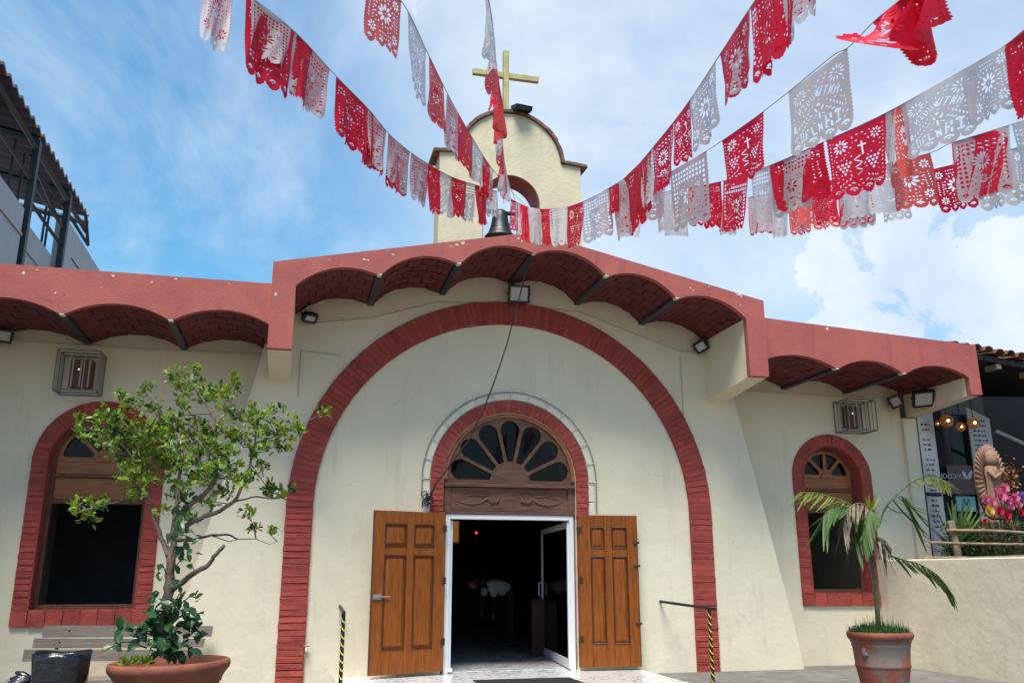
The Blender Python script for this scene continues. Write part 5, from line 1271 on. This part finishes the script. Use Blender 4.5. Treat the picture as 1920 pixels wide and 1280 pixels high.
# 1: from the upper left down to the gable peak and up again to the upper right
bunting('longest bunting string, sagging from upper left past the gable to upper right',
    [(330,-110,5.4),(400,-40,5.7),(470,-5,5.9),(555,62,6.3),(625,138,6.8),(690,204,7.3),(730,252,7.8),(770,286,8.4),(812,313,9.0),(850,333,9.6),(893,347,10.2),(940,362,10.7),(975,382,11.0),(1010,392,11.0),(1064,388,10.6),(1098,376,10.1),(1140,354,9.5),(1181,326,8.9),(1230,270,8.0),(1286,199,7.2),(1346,109,6.4),(1380,56,6.0),(1417,0,5.6),(1470,-80,5.1),(1520,-150,4.8)],
    [(385,440,'p',3),(462,548,'r',3,.52),(470,545,'p',1,.36),(552,618,'p',1,.46),(548,585,'r',4,.46),(630,684,'r',3),(688,724,'p',1),(684,698,'r',2),(729,769,'p',3),(728,745,'r',3),(771,806,'p',1),(802,825,'r',2),(823,848,'w',0),(846,874,'r',3),(872,893,'w',1),(890,911,'r',4),(911,931,'w',0,.36),(957,971,'r',3,.38),(966,978,'w',1,.42),(974,994,'r',2),(990,1014,'w',0),(1009,1036,'r',3),(1031,1066,'w',1),(1064,1097,'r',2,.5),(1093,1142,'w',1,.5),(1142,1168,'r',3,.3),(1150,1178,'w',0,.6),(1166,1206,'r',3,.6),(1190,1222,'r',1,.55),(1203,1224,'w',1,.5),(1224,1264,'r',4,.5),(1264,1294,'r',2,.45),(1292,1342,'w',3,.48),(1350,1408,'p',0,.44),(1408,1455,'r',1,.58),(1416,1470,'r',4,.52),(1462,1520,'p',3,.50)], 1)
# 2: from the top, left of the cross
bunting('steep bunting string left of the cross running down to the gable',
    [(640,-90,6.2),(690,-50,6.6),(755,6,7.2),(800,96,8.0),(835,168,8.8),(862,218,9.4),(890,266,10.0),(918,310,10.6),(950,350,11.2),(985,384,11.6)],
    [(690,752,'c',3,.56),(763,799,'w',0,.56),(804,830,'c',3,.54),(838,858,'w',1,.54),(858,886,'r',2,.52),(884,908,'w',4,.5),(905,918,'r',3),(916,926,'w',1,.34)], 2)
# 3: almost overhead, in front of the cross
bunting('bunting string crossing in front of the cross, seen end on',
    [(885,-120,5.2),(905,-40,5.6),(918,10,6.0),(926,70,6.7),(931,130,7.4),(936,190,8.2),(940,240,9.0),(944,290,10.0),(952,335,11.0),(966,375,11.6)],
    [(-30,10,'w',0,.40,.05),(12,58,'w',1,.36,.05),(62,122,'c',3,.46,.06),(128,185,'c',4,.48,.06),(190,222,'w',1,.40,.05),(225,262,'r',2,.46,.05),(265,290,'w',3,.5,.05),(292,318,'r',2,.4,.05),(320,336,'w',0,.34,.05)], 3, 1)
# 4: big lettered sheet string
bunting('bunting string with the large grey lettered sheet, upper right',
    [(1120,372,10.4),(1190,350,9.4),(1258,322,8.4),(1320,286,7.5),(1357,262,7.0),(1421,217,6.5),(1477,174,6.1),(1560,106,5.6),(1592,88,5.4),(1640,40,5.2),(1700,-10,4.9),(1790,-90,4.5)],
    [(1160,1196,'r',3,.5),(1206,1250,'w',1,.44),(1255,1324,'w',1,.62),(1354,1432,'r',2,.46),(1478,1590,'w',0,.50,.025),(1636,1720,'r',4,.34,.16),(1672,1778,'r',2,.36,.2)], 4)
# 5
bunting('bunting string with a broad plain red sheet, right of centre',
    [(1130,380,10.8),(1210,366,10.0),(1290,352,9.2),(1370,336,8.4),(1444,310,7.7),(1544,266,7.0),(1661,212,6.4),(1823,122,5.7),(1888,83,5.4),(1930,50,5.2),(2010,-20,4.9)],
    [(1226,1262,'w',4,.46),(1290,1312,'r',3,.42),(1316,1352,'r',3,.46),(1356,1404,'r',1,.52),(1408,1452,'w',1,.5),(1444,1545,'r',3,.44),(1440,1522,'w',1,.50),(1549,1661,'r',2,.52,.03),(1656,1682,'w',0,.42),(1672,1700,'c',4,.52),(1690,1828,'w',0,.42,.03),(1800,1892,'w',3,.38),(1886,1985,'r',4,.5)], 5)
# 6
bunting('lower right bunting string of white and coral sheets',
    [(1140,388,11.2),(1240,384,10.6),(1340,378,10.0),(1450,362,9.4),(1560,338,8.8),(1660,308,8.2),(1746,286,7.6),(1785,268,7.2),(1895,234,6.6),(1960,212,6.2)],
    [(1176,1206,'w',1,.4),(1240,1290,'w',4,.4),(1345,1380,'w',0,.4),(1405,1450,'w',4,.42),(1478,1520,'c',3,.4),(1520,1566,'r',2,.42),(1574,1622,'w',1,.42),(1622,1690,'w',4,.46),(1660,1744,'c',3,.46),(1787,1893,'w',1,.5,.03),(1896,1990,'w',4,.5,.03)], 6)
# 7
bunting('lowest bunting string at the right edge',
    [(1140,392,11.6),(1260,396,11.0),(1380,392,10.4),(1500,376,9.8),(1620,350,9.0),(1740,320,8.2),(1830,298,7.6),(1960,262,6.9)],
    [(1446,1476,'w',1,.4),(1476,1520,'c',2,.4),(1520,1566,'c',3,.36),(1572,1640,'w',0,.42),(1642,1692,'w',3,.40),(1742,1824,'r',3,.44),(1826,1892,'w',1,.46),(1892,1950,'w',3,.46)], 7)
